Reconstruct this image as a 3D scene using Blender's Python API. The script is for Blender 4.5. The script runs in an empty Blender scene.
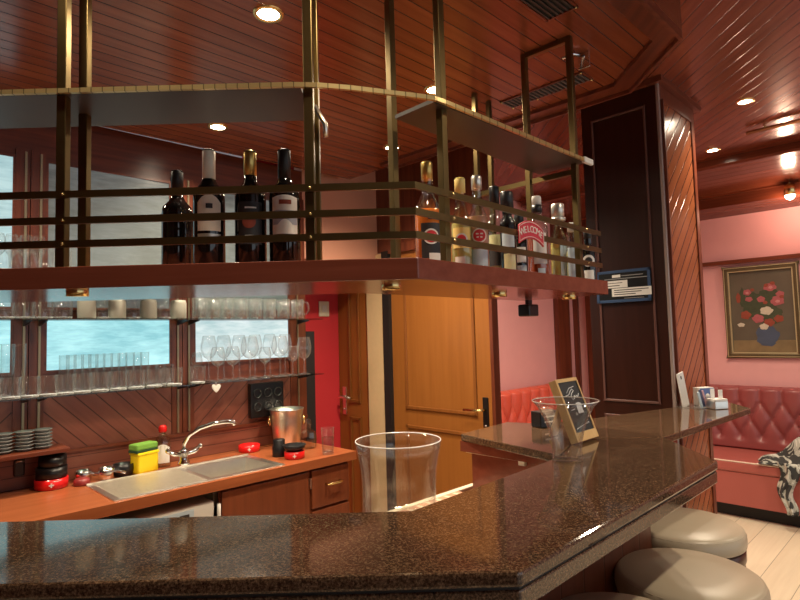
import bpy, bmesh, math, random
from mathutils import Vector, Matrix
random.seed(4)
sc = bpy.context.scene
COL = sc.collection
PI = math.pi
S2 = math.sqrt(0.5)

# ------------------------------------------------------------------ camera
cam_d = bpy.data.cameras.new('camera'); cam_d.lens = 562 / 800 * 36; cam_d.sensor_width = 36
cam_d.clip_start = 0.02
cam = bpy.data.objects.new('camera', cam_d); COL.objects.link(cam)
pit, rol = math.radians(3.5), math.radians(-1.55)
right = Vector((1, 0, 0)); fwd = Vector((0, math.cos(pit), math.sin(pit))); up = Vector((0, -math.sin(pit), math.cos(pit)))
r2 = right * math.cos(rol) + up * math.sin(rol); u2 = up * math.cos(rol) - right * math.sin(rol)
m = Matrix((r2, u2, -fwd)).transposed().to_4x4(); m.translation = (0, 0, 1.5)
cam.matrix_world = m
sc.camera = cam
# ------------------------------------------------------------------ world, exposure
w = bpy.data.worlds.new('world'); sc.world = w; w.use_nodes = True
bg = w.node_tree.nodes['Background']; bg.inputs[0].default_value = (0.86, 0.93, 1.0, 1); bg.inputs[1].default_value = 0.9
sc.view_settings.view_transform = 'Standard'; sc.view_settings.look = 'None'
sc.view_settings.gamma = 1; sc.view_settings.use_curve_mapping = False
sc.view_settings.exposure = 0.0
sc.cycles.use_denoising = True
sc.cycles.max_bounces = 14; sc.cycles.transparent_max_bounces = 40; sc.cycles.glossy_bounces = 6
sc.cycles.sample_clamp_indirect = 6
SPOT_W = 70.0

# ------------------------------------------------------------------ node helpers / materials
def mat_new(name):
    m = bpy.data.materials.new(name); m.use_nodes = True
    nt = m.node_tree; return m, nt, nt.nodes['Principled BSDF']
def N(nt, t, **kw):
    n = nt.nodes.new(t)
    for k, v in kw.items(): setattr(n, k, v)
    return n
def plain(name, col, rough=0.5, metal=0.0, coat=0.0, noise=0.0, nscale=30, emis=None, es=0, spec=0.5, bump=0.0):
    m, nt, b = mat_new(name)
    b.inputs['Base Color'].default_value = (*col, 1); b.inputs['Roughness'].default_value = rough
    b.inputs['Metallic'].default_value = metal; b.inputs['Coat Weight'].default_value = coat
    b.inputs['Specular IOR Level'].default_value = spec
    if noise or bump:
        tc = N(nt, 'ShaderNodeTexCoord'); nz = N(nt, 'ShaderNodeTexNoise'); nz.inputs['Scale'].default_value = nscale
        nz.inputs['Detail'].default_value = 4
        nt.links.new(tc.outputs['Object'], nz.inputs['Vector'])
        if noise:
            mx = N(nt, 'ShaderNodeMix', data_type='RGBA')
            mx.inputs['A'].default_value = (*[c * (1 - noise) for c in col], 1)
            mx.inputs['B'].default_value = (*[min(1, c * (1 + noise)) for c in col], 1)
            nt.links.new(nz.outputs['Fac'], mx.inputs['Factor']); nt.links.new(mx.outputs['Result'], b.inputs['Base Color'])
        if bump:
            bp = N(nt, 'ShaderNodeBump'); bp.inputs['Strength'].default_value = bump; bp.inputs['Distance'].default_value = 0.01
            nt.links.new(nz.outputs['Fac'], bp.inputs['Height']); nt.links.new(bp.outputs['Normal'], b.inputs['Normal'])
    if emis:
        b.inputs['Emission Color'].default_value = (*emis, 1); b.inputs['Emission Strength'].default_value = es
    return m
def wood(name, across, grain, width, c1, c2, rough=0.25, groove=0.07, gscale=1.0, bump=0.25, coat=0.0, vary=0.35):
    """timber: grain runs along 'grain'; boards of 'width' laid side by side along 'across' (None: one piece)"""
    m, nt, b = mat_new(name); L = nt.links
    tc = N(nt, 'ShaderNodeTexCoord')
    def dot(v):
        n = N(nt, 'ShaderNodeVectorMath', operation='DOT_PRODUCT'); n.inputs[1].default_value = v
        L.new(tc.outputs['Object'], n.inputs[0]); return n.outputs['Value']
    def mth(op, a, bb=None):
        n = N(nt, 'ShaderNodeMath', operation=op)
        if hasattr(a, 'links'): L.new(a, n.inputs[0])
        else: n.inputs[0].default_value = a
        if bb is not None:
            if hasattr(bb, 'links'): L.new(bb, n.inputs[1])
            else: n.inputs[1].default_value = bb
        return n.outputs[0]
    a = Vector(across).normalized(); g = Vector(grain).normalized(); k = a.cross(g)
    pa, pg, pk = dot(a), dot(g), dot(k)
    cid = mth('MULTIPLY', mth('FLOOR', mth('DIVIDE', pa, width)), 7.31) if width else None
    cv = N(nt, 'ShaderNodeCombineXYZ')
    L.new(mth('MULTIPLY', pa, 34 * gscale), cv.inputs[0])
    px = mth('MULTIPLY', pg, 1.6 * gscale)
    if cid is not None: px = mth('ADD', px, cid)
    L.new(px, cv.inputs[1]); L.new(mth('MULTIPLY', pk, 34 * gscale), cv.inputs[2])
    nz = N(nt, 'ShaderNodeTexNoise'); nz.inputs['Scale'].default_value = 1.0; nz.inputs['Detail'].default_value = 5; nz.inputs['Roughness'].default_value = 0.62
    L.new(cv.outputs[0], nz.inputs['Vector'])
    rmp = N(nt, 'ShaderNodeMapRange'); rmp.inputs['From Min'].default_value = 0.3; rmp.inputs['From Max'].default_value = 0.72
    L.new(nz.outputs['Fac'], rmp.inputs['Value'])
    fac = rmp.outputs[0]
    if width:
        wn = N(nt, 'ShaderNodeTexWhiteNoise', noise_dimensions='1D'); L.new(cid, wn.inputs['W'])
        fac = mth('ADD', mth('MULTIPLY', fac, 1 - vary), mth('MULTIPLY', wn.outputs['Value'], vary))
    mx = N(nt, 'ShaderNodeMix', data_type='RGBA'); mx.inputs['A'].default_value = (*c1, 1); mx.inputs['B'].default_value = (*c2, 1)
    L.new(fac, mx.inputs['Factor']); out = mx.outputs['Result']
    h = mth('MULTIPLY', nz.outputs['Fac'], 0.12)
    if width and groove:
        fr = mth('FRACT', mth('DIVIDE', pa, width))
        d = mth('ABSOLUTE', mth('SUBTRACT', fr, 0.5))
        gm = N(nt, 'ShaderNodeMapRange'); gm.inputs['From Min'].default_value = 0.5 - groove; gm.inputs['From Max'].default_value = 0.5 - groove * 0.35
        L.new(d, gm.inputs['Value'])
        m2 = N(nt, 'ShaderNodeMix', data_type='RGBA'); m2.inputs['B'].default_value = (*[c * 0.3 for c in c1], 1)
        L.new(gm.outputs[0], m2.inputs['Factor']); L.new(out, m2.inputs['A']); out = m2.outputs['Result']
        h = mth('SUBTRACT', h, gm.outputs[0])
    L.new(out, b.inputs['Base Color'])
    bp = N(nt, 'ShaderNodeBump'); bp.inputs['Strength'].default_value = bump; bp.inputs['Distance'].default_value = 0.004
    L.new(h, bp.inputs['Height']); L.new(bp.outputs['Normal'], b.inputs['Normal'])
    b.inputs['Roughness'].default_value = rough; b.inputs['Coat Weight'].default_value = coat; b.inputs['Coat Roughness'].default_value = 0.08
    return m
def glass(name, tint=(0.96, 0.97, 0.97), edge=0.75, base=0.05, rough=0.02, edge_dark=None, milk=0.0):
    """thin clear glass: see-through face on, mirror-like at grazing edges"""
    m, nt, b = mat_new(name); L = nt.links; nt.nodes.remove(b)
    o = nt.nodes['Material Output']
    tr = N(nt, 'ShaderNodeBsdfTransparent'); gl = N(nt, 'ShaderNodeBsdfGlossy'); gl.inputs['Roughness'].default_value = rough
    lw = N(nt, 'ShaderNodeLayerWeight'); lw.inputs['Blend'].default_value = 0.35
    p = N(nt, 'ShaderNodeMath', operation='POWER'); p.inputs[1].default_value = 2.2; L.new(lw.outputs['Facing'], p.inputs[0])
    q = N(nt, 'ShaderNodeMath', operation='MULTIPLY_ADD'); q.inputs[1].default_value = edge; q.inputs[2].default_value = base
    L.new(p.outputs[0], q.inputs[0])
    cm = N(nt, 'ShaderNodeMix', data_type='RGBA'); cm.inputs['A'].default_value = (*tint, 1)
    ed = edge_dark or [c * 0.45 for c in tint]; cm.inputs['B'].default_value = (*ed, 1)
    L.new(p.outputs[0], cm.inputs['Factor']); L.new(cm.outputs['Result'], tr.inputs['Color'])
    mx = N(nt, 'ShaderNodeMixShader'); L.new(q.outputs[0], mx.inputs[0]); L.new(tr.outputs[0], mx.inputs[1]); L.new(gl.outputs[0], mx.inputs[2])
    df = N(nt, 'ShaderNodeBsdfDiffuse'); df.inputs['Color'].default_value = (.8, .82, .82, 1)
    q2 = N(nt, 'ShaderNodeMath', operation='MULTIPLY_ADD'); q2.inputs[1].default_value = milk * 9; q2.inputs[2].default_value = milk
    L.new(p.outputs[0], q2.inputs[0])
    m3 = N(nt, 'ShaderNodeMixShader'); L.new(q2.outputs[0], m3.inputs[0]); L.new(mx.outputs[0], m3.inputs[1]); L.new(df.outputs[0], m3.inputs[2])
    L.new(m3.outputs[0], o.inputs[0]); return m
def granite(name, c, scale=230, rough=0.07):
    m, nt, b = mat_new(name); L = nt.links
    tc = N(nt, 'ShaderNodeTexCoord')
    n1 = N(nt, 'ShaderNodeTexNoise'); n1.inputs['Scale'].default_value = scale; n1.inputs['Detail'].default_value = 6; n1.inputs['Roughness'].default_value = 0.75
    L.new(tc.outputs['Object'], n1.inputs['Vector'])
    r = N(nt, 'ShaderNodeValToRGB'); e = r.color_ramp.elements
    e[0].position = 0.36; e[0].color = (*c[0], 1); e[1].position = 0.66; e[1].color = (*c[2], 1)
    x = e.new(0.5); x.color = (*c[1], 1)
    L.new(n1.outputs['Fac'], r.inputs[0]); L.new(r.outputs[0], b.inputs['Base Color'])
    b.inputs['Roughness'].default_value = rough; b.inputs['Specular IOR Level'].default_value = 0.6
    return m
def glow_pane(name, c1, c2, strength, rough=0.12):
    """rippled cast glass that glows by itself in an uneven mix of two colours"""
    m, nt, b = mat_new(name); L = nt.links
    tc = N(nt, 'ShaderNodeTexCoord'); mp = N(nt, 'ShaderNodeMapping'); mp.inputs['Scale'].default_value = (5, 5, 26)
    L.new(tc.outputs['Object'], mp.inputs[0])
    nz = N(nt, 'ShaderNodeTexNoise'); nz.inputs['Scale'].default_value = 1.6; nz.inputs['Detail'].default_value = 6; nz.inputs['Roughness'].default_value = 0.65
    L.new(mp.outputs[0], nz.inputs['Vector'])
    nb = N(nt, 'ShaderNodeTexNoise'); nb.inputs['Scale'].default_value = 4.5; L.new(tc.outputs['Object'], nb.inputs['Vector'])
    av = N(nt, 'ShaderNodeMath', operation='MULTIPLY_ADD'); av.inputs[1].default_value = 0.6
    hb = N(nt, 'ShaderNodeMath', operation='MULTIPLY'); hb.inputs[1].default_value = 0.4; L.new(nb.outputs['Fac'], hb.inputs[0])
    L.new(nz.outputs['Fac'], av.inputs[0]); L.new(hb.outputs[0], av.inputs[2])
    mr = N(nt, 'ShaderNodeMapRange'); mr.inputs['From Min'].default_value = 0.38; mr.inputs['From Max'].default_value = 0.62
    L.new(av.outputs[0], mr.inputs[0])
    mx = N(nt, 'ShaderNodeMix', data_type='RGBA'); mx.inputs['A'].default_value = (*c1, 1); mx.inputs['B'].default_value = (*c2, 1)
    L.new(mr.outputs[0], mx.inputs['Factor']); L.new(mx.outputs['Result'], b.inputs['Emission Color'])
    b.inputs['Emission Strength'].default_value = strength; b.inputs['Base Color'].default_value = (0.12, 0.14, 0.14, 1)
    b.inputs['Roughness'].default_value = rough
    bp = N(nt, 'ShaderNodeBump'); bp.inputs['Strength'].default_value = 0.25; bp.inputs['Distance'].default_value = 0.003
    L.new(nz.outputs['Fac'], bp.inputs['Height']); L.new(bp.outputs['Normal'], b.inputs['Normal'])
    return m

D1, D2 = (0.085, 0.018, 0.009), (0.20, 0.050, 0.022)
M = {}
M['ceil_bar'] = wood('bar_ceiling_boards', (0, 1, 0), (1, 0, 0), 0.062, (0.14, 0.031, 0.013), (0.28, 0.078, 0.032), rough=0.22, groove=0.05)
M['ceil_main'] = wood('main_ceiling_boards', (1, 0, 0), (0, 1, 0), 0.07, (0.13, 0.028, 0.014), (0.25, 0.066, 0.034), rough=0.22, groove=0.05)
M['cornice'] = wood('cornice_boards', (1, 0, 0), (0, 1, 0), 0.09, D1, D2, rough=0.2, groove=0.05)
M['mahog_x'] = wood('mahogany_along', (0, 1, 0), (1, 0, 0), None, D1, D2, rough=0.28)
M['mahog_v'] = wood('mahogany_upright', (1, 0, 0), (0, 0, 1), None, D1, D2, rough=0.28)
M['mahog_vy'] = wood('mahogany_crosswise', (1, 0, 0), (0, 1, 0), None, D1, D2, rough=0.28)
M['chev_a'] = wood('diagonal_boards_rising', (1, 0, 1), (1, 0, -1), 0.062, (0.17, 0.052, 0.034), (0.27, 0.088, 0.056), rough=0.3, groove=0.05)
M['chev_b'] = wood('diagonal_boards_falling', (1, 0, -1), (1, 0, 1), 0.062, (0.17, 0.052, 0.034), (0.27, 0.088, 0.056), rough=0.3, groove=0.05)
M['chev_col'] = wood('column_diagonal_boards', (1, 0, -1), (1, 0, 1), 0.062, (0.24, 0.068, 0.027), (0.38, 0.12, 0.048), rough=0.2, groove=0.08)
M['splash'] = wood('splash_boards', (0, 0, 1), (1, 0, 0), 0.05, (0.15, 0.044, 0.026), (0.28, 0.09, 0.056), rough=0.3, groove=0.04)
M['dark_panel'] = wood('dark_column_wood', (0, 1, 0), (0, 0, 1), None, (0.024, 0.005, 0.002), (0.036, 0.008, 0.004), rough=0.3, bump=0.1)
M['board'] = wood('shelf_board_wood', (0, 1, 0), (1, 0, 0), None, (0.16, 0.038, 0.020), (0.22, 0.058, 0.032), rough=0.2)
M['worktop'] = wood('orange_brown_worktop', (0, 1, 0), (1, 0, 0), None, (0.30, 0.085, 0.03), (0.38, 0.115, 0.042), rough=0.25)
M['cabinet'] = wood('cabinet_front_wood', (1, 0, 0), (0, 0, 1), None, (0.16, 0.042, 0.016), (0.24, 0.066, 0.026), rough=0.33)
M['door'] = wood('honey_door_wood', (0, 1, 0), (0, 0, 1), None, (0.27, 0.094, 0.018), (0.33, 0.122, 0.026), rough=0.35, gscale=0.8)
M['door_trim'] = wood('honey_door_moulding', (0, 1, 0), (0, 0, 1), None, (0.19, 0.064, 0.013), (0.26, 0.09, 0.02), rough=0.35)
M['bar_panel'] = wood('bar_front_wood', (1, 0, 0), (0, 0, 1), 0.12, (0.10, 0.026, 0.012), (0.19, 0.055, 0.025), rough=0.3, groove=0.03)
M['bar_panel45'] = wood('bar_front_wood_slant', (1, 1, 0), (0, 0, 1), 0.12, (0.10, 0.026, 0.012), (0.19, 0.055, 0.025), rough=0.3, groove=0.03)
M['stool_wood'] = wood('stool_wood', (1, 0, 0), (0, 0, 1), None, (0.055, 0.02, 0.012), (0.10, 0.038, 0.02), rough=0.3)
M['cream_wood'] = plain('cream_door_frame', (0.66, 0.50, 0.28), 0.4, noise=0.06)
M['floor'] = wood('pale_floor_boards', (0, 1, 0), (1, 0, 0), 0.19, (0.68, 0.57, 0.42), (0.82, 0.72, 0.55), rough=0.35, groove=0.012, bump=0.05)
M['pink'] = plain('pink_wall_paint', (0.72, 0.36, 0.36), 0.6, noise=0.04, nscale=9)
M['red'] = plain('red_wall_paint', (0.62, 0.035, 0.045), 0.55, noise=0.05, nscale=6)
M['red_lit'] = plain('red_paint_lit_pale', (0.62, 0.30, 0.20), 0.5, noise=0.05, nscale=6)  # red wall paint, made paler for the spot light falling on it
M['black'] = plain('black_plastic', (0.008, 0.008, 0.009), 0.3)
M['black_matt'] = plain('black_matt', (0.010, 0.008, 0.008), 0.6)
M['brass'] = plain('aged_brass', (0.20, 0.145, 0.06), 0.34, metal=1.0, noise=0.25, nscale=18)
M['bright_brass'] = plain('polished_brass', (0.80, 0.60, 0.26), 0.22, metal=1.0)
M['brass_trim'] = plain('light_brass_trim', (0.62, 0.47, 0.21), 0.3, metal=0.8)
M['chrome'] = plain('chrome', (0.78, 0.78, 0.78), 0.1, metal=1.0)
M['steel'] = plain('brushed_steel', (0.86, 0.83, 0.75), 0.32, metal=1.0, noise=0.08, nscale=40)
M['shelf_under'] = plain('upper_shelf_board', (0.040, 0.031, 0.024), 0.42)
M['white'] = plain('white_plastic', (0.72, 0.70, 0.64), 0.4)
M['white_paper'] = plain('white_paper', (0.80, 0.78, 0.74), 0.6)
M['cream'] = plain('cream_enamel', (0.74, 0.68, 0.52), 0.35)
M['frost'] = plain('frosted_glass_mug', (0.36, 0.36, 0.30), 0.5)
M['red_plastic'] = plain('glossy_red', (0.66, 0.012, 0.012), 0.18)
M['yellow'] = plain('yellow_plastic', (0.85, 0.62, 0.008), 0.35)
M['green'] = plain('green_sponge', (0.16, 0.36, 0.045), 0.8, bump=0.4, nscale=200)
M['green_dark'] = plain('dark_green_scourer', (0.02, 0.06, 0.02), 0.9)
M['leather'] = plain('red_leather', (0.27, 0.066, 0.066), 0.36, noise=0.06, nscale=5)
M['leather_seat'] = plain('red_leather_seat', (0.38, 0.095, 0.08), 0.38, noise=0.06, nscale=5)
M['leather_lit'] = plain('red_leather_lit', (0.62, 0.10, 0.06), 0.36, noise=0.05, nscale=5)  # red leather with the bright warm light put into its colour
M['piping'] = plain('white_piping', (0.80, 0.70, 0.58), 0.5)
M['taupe'] = plain('taupe_leatherette', (0.47, 0.40, 0.29), 0.36, noise=0.05, nscale=4)
M['granite'] = granite('brown_granite', ((0.012, 0.006, 0.004), (0.085, 0.045, 0.025), (0.26, 0.165, 0.095)))
M['granite_wing'] = granite('lighter_granite', ((0.05, 0.025, 0.012), (0.22, 0.12, 0.055), (0.42, 0.29, 0.16)), scale=90)
M['tile'] = None
M['glass'] = glass('clear_glass', tint=(0.975, 0.98, 0.98), edge=0.7, base=0.09, rough=0.05, edge_dark=(.45, .47, .47), milk=0.02)
M['glass_shelf'] = glass('green_edged_shelf_glass', tint=(0.80, 0.90, 0.87), base=0.08, edge_dark=(0.10, 0.2, 0.18))
M['glass_base'] = glass('thick_glass_base', tint=(.8, .82, .82), edge=.5, base=.25, rough=.1, milk=.22)
M['saucer_glass'] = plain('pale_saucer_glass', (.22, .24, .235), .12)
M['acrylic'] = glass('clear_acrylic', tint=(0.975, 0.975, 0.97), edge=0.6, base=0.05, edge_dark=(.75, .75, .73), milk=0.008)
M['bottle_clear'] = glass('clear_bottle_glass', tint=(0.90, 0.92, 0.90), edge=0.7, base=0.10)
M['bottle_pale'] = glass('pale_yellow_bottle_glass', tint=(0.86, 0.84, 0.62), edge=0.6, base=0.10)
M['water'] = glass('water_fill', tint=(0.88, 0.90, 0.90), edge=0.5, base=0.04)
M['rum'] = plain('amber_spirit', (0.85, 0.22, 0.035), 0.12)
M['rum_dark'] = plain('dark_amber_spirit', (0.40, 0.07, 0.02), 0.12)
M['blush'] = plain('pale_pink_spirit', (0.60, 0.32, 0.24), 0.15)
M['straw'] = plain('straw_coloured_spirit', (0.60, 0.55, 0.30), 0.15)
M['wine_glass_dark'] = plain('dark_wine_bottle_glass', (0.006, 0.005, 0.005), 0.06, spec=0.7)
M['gold_foil'] = plain('gold_foil', (0.62, 0.44, 0.14), 0.3, metal=0.8)
M['cream_foil'] = plain('cream_capsule', (0.74, 0.68, 0.55), 0.4)
M['black_foil'] = plain('black_capsule', (0.012, 0.012, 0.014), 0.4)
M['silver_foil'] = plain('silver_capsule', (0.68, 0.66, 0.60), 0.3, metal=0.8)
M['label_cream'] = plain('cream_label', (0.74, 0.66, 0.53), 0.6, noise=0.1, nscale=60)
M['label_white'] = plain('white_label', (0.78, 0.76, 0.72), 0.6, noise=0.06, nscale=60)
M['label_dark'] = plain('dark_label', (0.03, 0.028, 0.03), 0.5)
M['label_red'] = plain('red_label', (0.60, 0.03, 0.04), 0.5)
M['label_blue'] = plain('pale_blue_label', (0.50, 0.62, 0.70), 0.5)
M['label_yellow'] = plain('yellow_label', (0.80, 0.62, 0.20), 0.5)
M['ink'] = plain('dark_ink', (0.03, 0.025, 0.025), 0.6)
M['sign_blue'] = plain('sign_blue', (0.035, 0.075, 0.17), 0.4)
M['chalkboard'] = plain('chalkboard', (0.022, 0.028, 0.032), 0.55, noise=0.2, nscale=25)
M['chalk'] = plain('chalk', (0.72, 0.74, 0.74), 0.9)
M['pine'] = wood('pine_frame', (1, 0, 0), (0, 0, 1), None, (0.66, 0.42, 0.17), (0.76, 0.53, 0.25), rough=0.5)
M['welcome_red'] = plain('welcome_red', (0.55, 0.035, 0.06), 0.4)
M['lamp_glow'] = plain('lamp_glow', (1, 1, 1), 0.5, emis=(1.0, 0.86, 0.66), es=40)
M['lamp_red'] = plain('warm_lamp_glow', (1, 0.8, 0.8), 0.5, emis=(1.0, 0.62, 0.50), es=14)
M['canvas'] = plain('painted_canvas', (0.095, 0.075, 0.05), 0.6, noise=0.55, nscale=3.5)
M['pot_blue'] = plain('painted_blue', (0.055, 0.075, 0.125), 0.5, noise=0.3, nscale=14)
M['petal_pink'] = plain('painted_pink', (0.36, 0.085, 0.095), 0.6, noise=0.3, nscale=60)
M['petal_red'] = plain('painted_red', (0.25, 0.045, 0.022), 0.6, noise=0.3, nscale=60)
M['petal_white'] = plain('painted_white', (0.52, 0.46, 0.36), 0.6, noise=0.15, nscale=60)
M['petal_light'] = plain('painted_light_pink', (0.50, 0.20, 0.20), 0.6)
M['leaf_dark'] = plain('painted_green', (0.045, 0.055, 0.025), 0.7, noise=0.4, nscale=40)
M['table_paint'] = plain('painted_ochre', (0.19, 0.13, 0.06), 0.6, noise=0.4, nscale=12)
M['frame_gold'] = plain('dull_gold_frame', (0.13, 0.095, 0.048), 0.38, metal=0.5, noise=0.3, nscale=25)
M['frame_pale'] = plain('pale_gilt_line', (0.50, 0.41, 0.24), 0.4, metal=0.4)
M['pane_low'] = glow_pane('glowing_rippled_glass_cyan', (0.24, 0.60, 0.66), (0.52, 0.95, 0.98), 1.0)
M['pane_right'] = glow_pane('glowing_rippled_glass_pale', (0.38, 0.56, 0.58), (0.76, 0.86, 0.86), 1.0)
M['pane_up'] = glow_pane('dim_rippled_glass_grey', (0.04, 0.045, 0.045), (0.135, 0.148, 0.145), 0.8, rough=0.2)
M['pane_up_bright'] = glow_pane('glowing_rippled_glass_blue', (0.26, 0.46, 0.50), (0.48, 0.70, 0.72), 0.95)

def tile_mat():
    m, nt, b = mat_new('cream_tiles'); L = nt.links
    tc = N(nt, 'ShaderNodeTexCoord'); br = N(nt, 'ShaderNodeTexBrick'); br.offset = 0
    br.inputs['Color1'].default_value = (0.62, 0.34, 0.22, 1); br.inputs['Color2'].default_value = (0.56, 0.28, 0.18, 1); br.inputs['Mortar'].default_value = (0.78, 0.68, 0.50, 1)
    br.inputs['Scale'].default_value = 1; br.inputs['Brick Width'].default_value = 0.05; br.inputs['Row Height'].default_value = 0.05; br.inputs['Mortar Size'].default_value = 0.008
    L.new(tc.outputs['Object'], br.inputs['Vector']); L.new(br.outputs['Color'], b.inputs['Base Color']); b.inputs['Roughness'].default_value = 0.3
    return m
M['tile'] = tile_mat()
def camo_mat():
    m, nt, b = mat_new('grey_patterned_cloth'); L = nt.links
    tc = N(nt, 'ShaderNodeTexCoord'); nz = N(nt, 'ShaderNodeTexNoise'); nz.inputs['Scale'].default_value = 9; nz.inputs['Detail'].default_value = 2; nz.inputs['Distortion'].default_value = 1.6
    L.new(tc.outputs['Object'], nz.inputs['Vector']); r = N(nt, 'ShaderNodeValToRGB'); r.color_ramp.interpolation = 'CONSTANT'
    e = r.color_ramp.elements; e[0].position = 0; e[0].color = (0.035, 0.035, 0.035, 1); e[1].position = 0.47; e[1].color = (0.36, 0.37, 0.33, 1)
    x = e.new(0.56); x.color = (0.55, 0.55, 0.50, 1)
    L.new(nz.outputs['Fac'], r.inputs[0]); L.new(r.outputs[0], b.inputs['Base Color']); b.inputs['Roughness'].default_value = 0.85
    return m
M['camo'] = camo_mat()
def band_mat():
    m, nt, b = mat_new('light_brass_band_with_dark_marks'); L = nt.links
    tc = N(nt, 'ShaderNodeTexCoord'); sx = N(nt, 'ShaderNodeSeparateXYZ'); L.new(tc.outputs['Object'], sx.inputs[0])
    d = N(nt, 'ShaderNodeMath', operation='DIVIDE'); d.inputs[1].default_value = .025; L.new(sx.outputs[0], d.inputs[0])
    f = N(nt, 'ShaderNodeMath', operation='FRACT'); L.new(d.outputs[0], f.inputs[0])
    lt = N(nt, 'ShaderNodeMath', operation='LESS_THAN'); lt.inputs[1].default_value = .1; L.new(f.outputs[0], lt.inputs[0])
    mx = N(nt, 'ShaderNodeMix', data_type='RGBA'); mx.inputs['A'].default_value = (.62, .47, .21, 1); mx.inputs['B'].default_value = (.22, .16, .07, 1)
    L.new(lt.outputs[0], mx.inputs['Factor']); L.new(mx.outputs['Result'], b.inputs['Base Color'])
    b.inputs['Metallic'].default_value = .7; b.inputs['Roughness'].default_value = .3
    return m
M['brass_trim'] = band_mat()

# ------------------------------------------------------------------ geometry helpers
class MB:
    def __init__(s): s.v = []; s.f = []; s.sm = []
    def add(s, vs, fs, smooth=False, mtx=None):
        o = len(s.v)
        s.v += [tuple(mtx @ Vector(p)) if mtx else tuple(p) for p in vs]
        s.f += [tuple(i + o for i in f) for f in fs]; s.sm += [smooth] * len(fs); return s
    def box(s, x0, x1, y0, y1, z0, z1, mtx=None):
        vs = [(x, y, z) for z in (z0, z1) for y in (y0, y1) for x in (x0, x1)]
        return s.add(vs, [(0, 2, 3, 1), (4, 5, 7, 6), (0, 1, 5, 4), (2, 6, 7, 3), (0, 4, 6, 2), (1, 3, 7, 5)], False, mtx)
    def prism(s, poly, z0, z1, mtx=None):
        n = len(poly)
        a = sum(poly[i][0] * poly[(i + 1) % n][1] - poly[(i + 1) % n][0] * poly[i][1] for i in range(n))
        if a < 0: poly = poly[::-1]
        vs = [(x, y, z0) for x, y in poly] + [(x, y, z1) for x, y in poly]
        fs = [tuple(range(n))[::-1], tuple(range(n, 2 * n))] + [(i, (i + 1) % n, (i + 1) % n + n, i + n) for i in range(n)]
        return s.add(vs, fs, False, mtx)
    def lathe(s, prof, seg=24, c=(0, 0, 0), cap0=True, cap1=False, mtx=None, smooth=True):
        vs = []; fs = []
        for r, z in prof:
            for k in range(seg):
                a = 2 * PI * k / seg; vs.append((c[0] + r * math.cos(a), c[1] + r * math.sin(a), c[2] + z))
        for i in range(len(prof) - 1):
            for k in range(seg):
                k2 = (k + 1) % seg; fs.append((i * seg + k, i * seg + k2, (i + 1) * seg + k2, (i + 1) * seg + k))
        if cap0: fs.append(tuple(range(seg))[::-1])
        if cap1: fs.append(tuple(range((len(prof) - 1) * seg, len(prof) * seg)))
        return s.add(vs, fs, smooth, mtx)
    def tube(s, pts, r, seg=8, mtx=None, closed=False):
        P = [Vector(p) for p in pts]; n = len(P); vs = []; fs = []
        rr = r if isinstance(r, (list, tuple)) else [r] * n
        ref = Vector((0, 0, 1))
        for i in range(n):
            if closed: t = P[(i + 1) % n] - P[i - 1]
            else: t = P[min(i + 1, n - 1)] - P[max(i - 1, 0)]
            t.normalize()
            a = t.cross(ref if abs(t.dot(ref)) < 0.95 else Vector((1, 0, 0))).normalized(); b = t.cross(a)
            for k in range(seg):
                q = 2 * PI * k / seg; vs.append(P[i] + (a * math.cos(q) + b * math.sin(q)) * rr[i])
        for i in range(n if closed else n - 1):
            j = (i + 1) % n
            for k in range(seg):
                k2 = (k + 1) % seg; fs.append((i * seg + k, i * seg + k2, j * seg + k2, j * seg + k))
        if not closed: fs += [tuple(range(seg))[::-1], tuple(range((n - 1) * seg, n * seg))]
        return s.add(vs, fs, True, mtx)
    def bar(s, p, q, wd, th):
        """square bar from p to q: 'wd' across in plan, 'th' upright"""
        p, q = Vector(p), Vector(q); t = (q - p).normalized()
        a = t.cross(Vector((0, 0, 1))); a = a.normalized() if a.length > 1e-4 else Vector((1, 0, 0)); b = a.cross(t)
        vs = [e + a * sx * wd / 2 + b * sz * th / 2 for e in (p, q) for sx, sz in ((-1, -1), (1, -1), (1, 1), (-1, 1))]
        return s.add(vs, [(0, 1, 2, 3), (7, 6, 5, 4), (0, 4, 5, 1), (1, 5, 6, 2), (2, 6, 7, 3), (3, 7, 4, 0)])
    def patch(s, r, a0, a1, z0, z1, n=14, arch=0.0):
        """label wrapped on a bottle of radius r between two angles"""
        vs = []
        for i in range(n + 1):
            t = i / n; a = a0 + (a1 - a0) * t
            zt = z1 - arch * (2 * t - 1) ** 2
            for rr, z in ((r + 0.0008, z0), (r + 0.0008, zt)): vs.append((rr * math.cos(a), rr * math.sin(a), z))
        return s.add(vs, [(2 * i, 2 * i + 2, 2 * i + 3, 2 * i + 1) for i in range(n)], True)
    def disc_patch(s, r, ac, zc, rad, n=20):
        vs = [((r + 0.0016) * math.cos(ac), (r + 0.0016) * math.sin(ac), zc)]
        for k in range(n):
            q = 2 * PI * k / n; a = ac + rad * math.cos(q) / r
            vs.append(((r + 0.0016) * math.cos(a), (r + 0.0016) * math.sin(a), zc + rad * math.sin(q)))
        return s.add(vs, [(0, 1 + k, 1 + (k + 1) % n) for k in range(n)], True)
    def sphere(s, c, r, seg=12, rings=8, sc3=(1, 1, 1)):
        pr = []
        vs = []; fs = []
        for i in range(rings + 1):
            p = PI * i / rings
            for k in range(seg):
                a = 2 * PI * k / seg
                vs.append((c[0] + r * sc3[0] * math.sin(p) * math.cos(a), c[1] + r * sc3[1] * math.sin(p) * math.sin(a), c[2] - r * sc3[2] * math.cos(p)))
        for i in range(rings):
            for k in range(seg):
                k2 = (k + 1) % seg; fs.append((i * seg + k, i * seg + k2, (i + 1) * seg + k2, (i + 1) * seg + k))
        return s.add(vs, fs, True)
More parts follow.
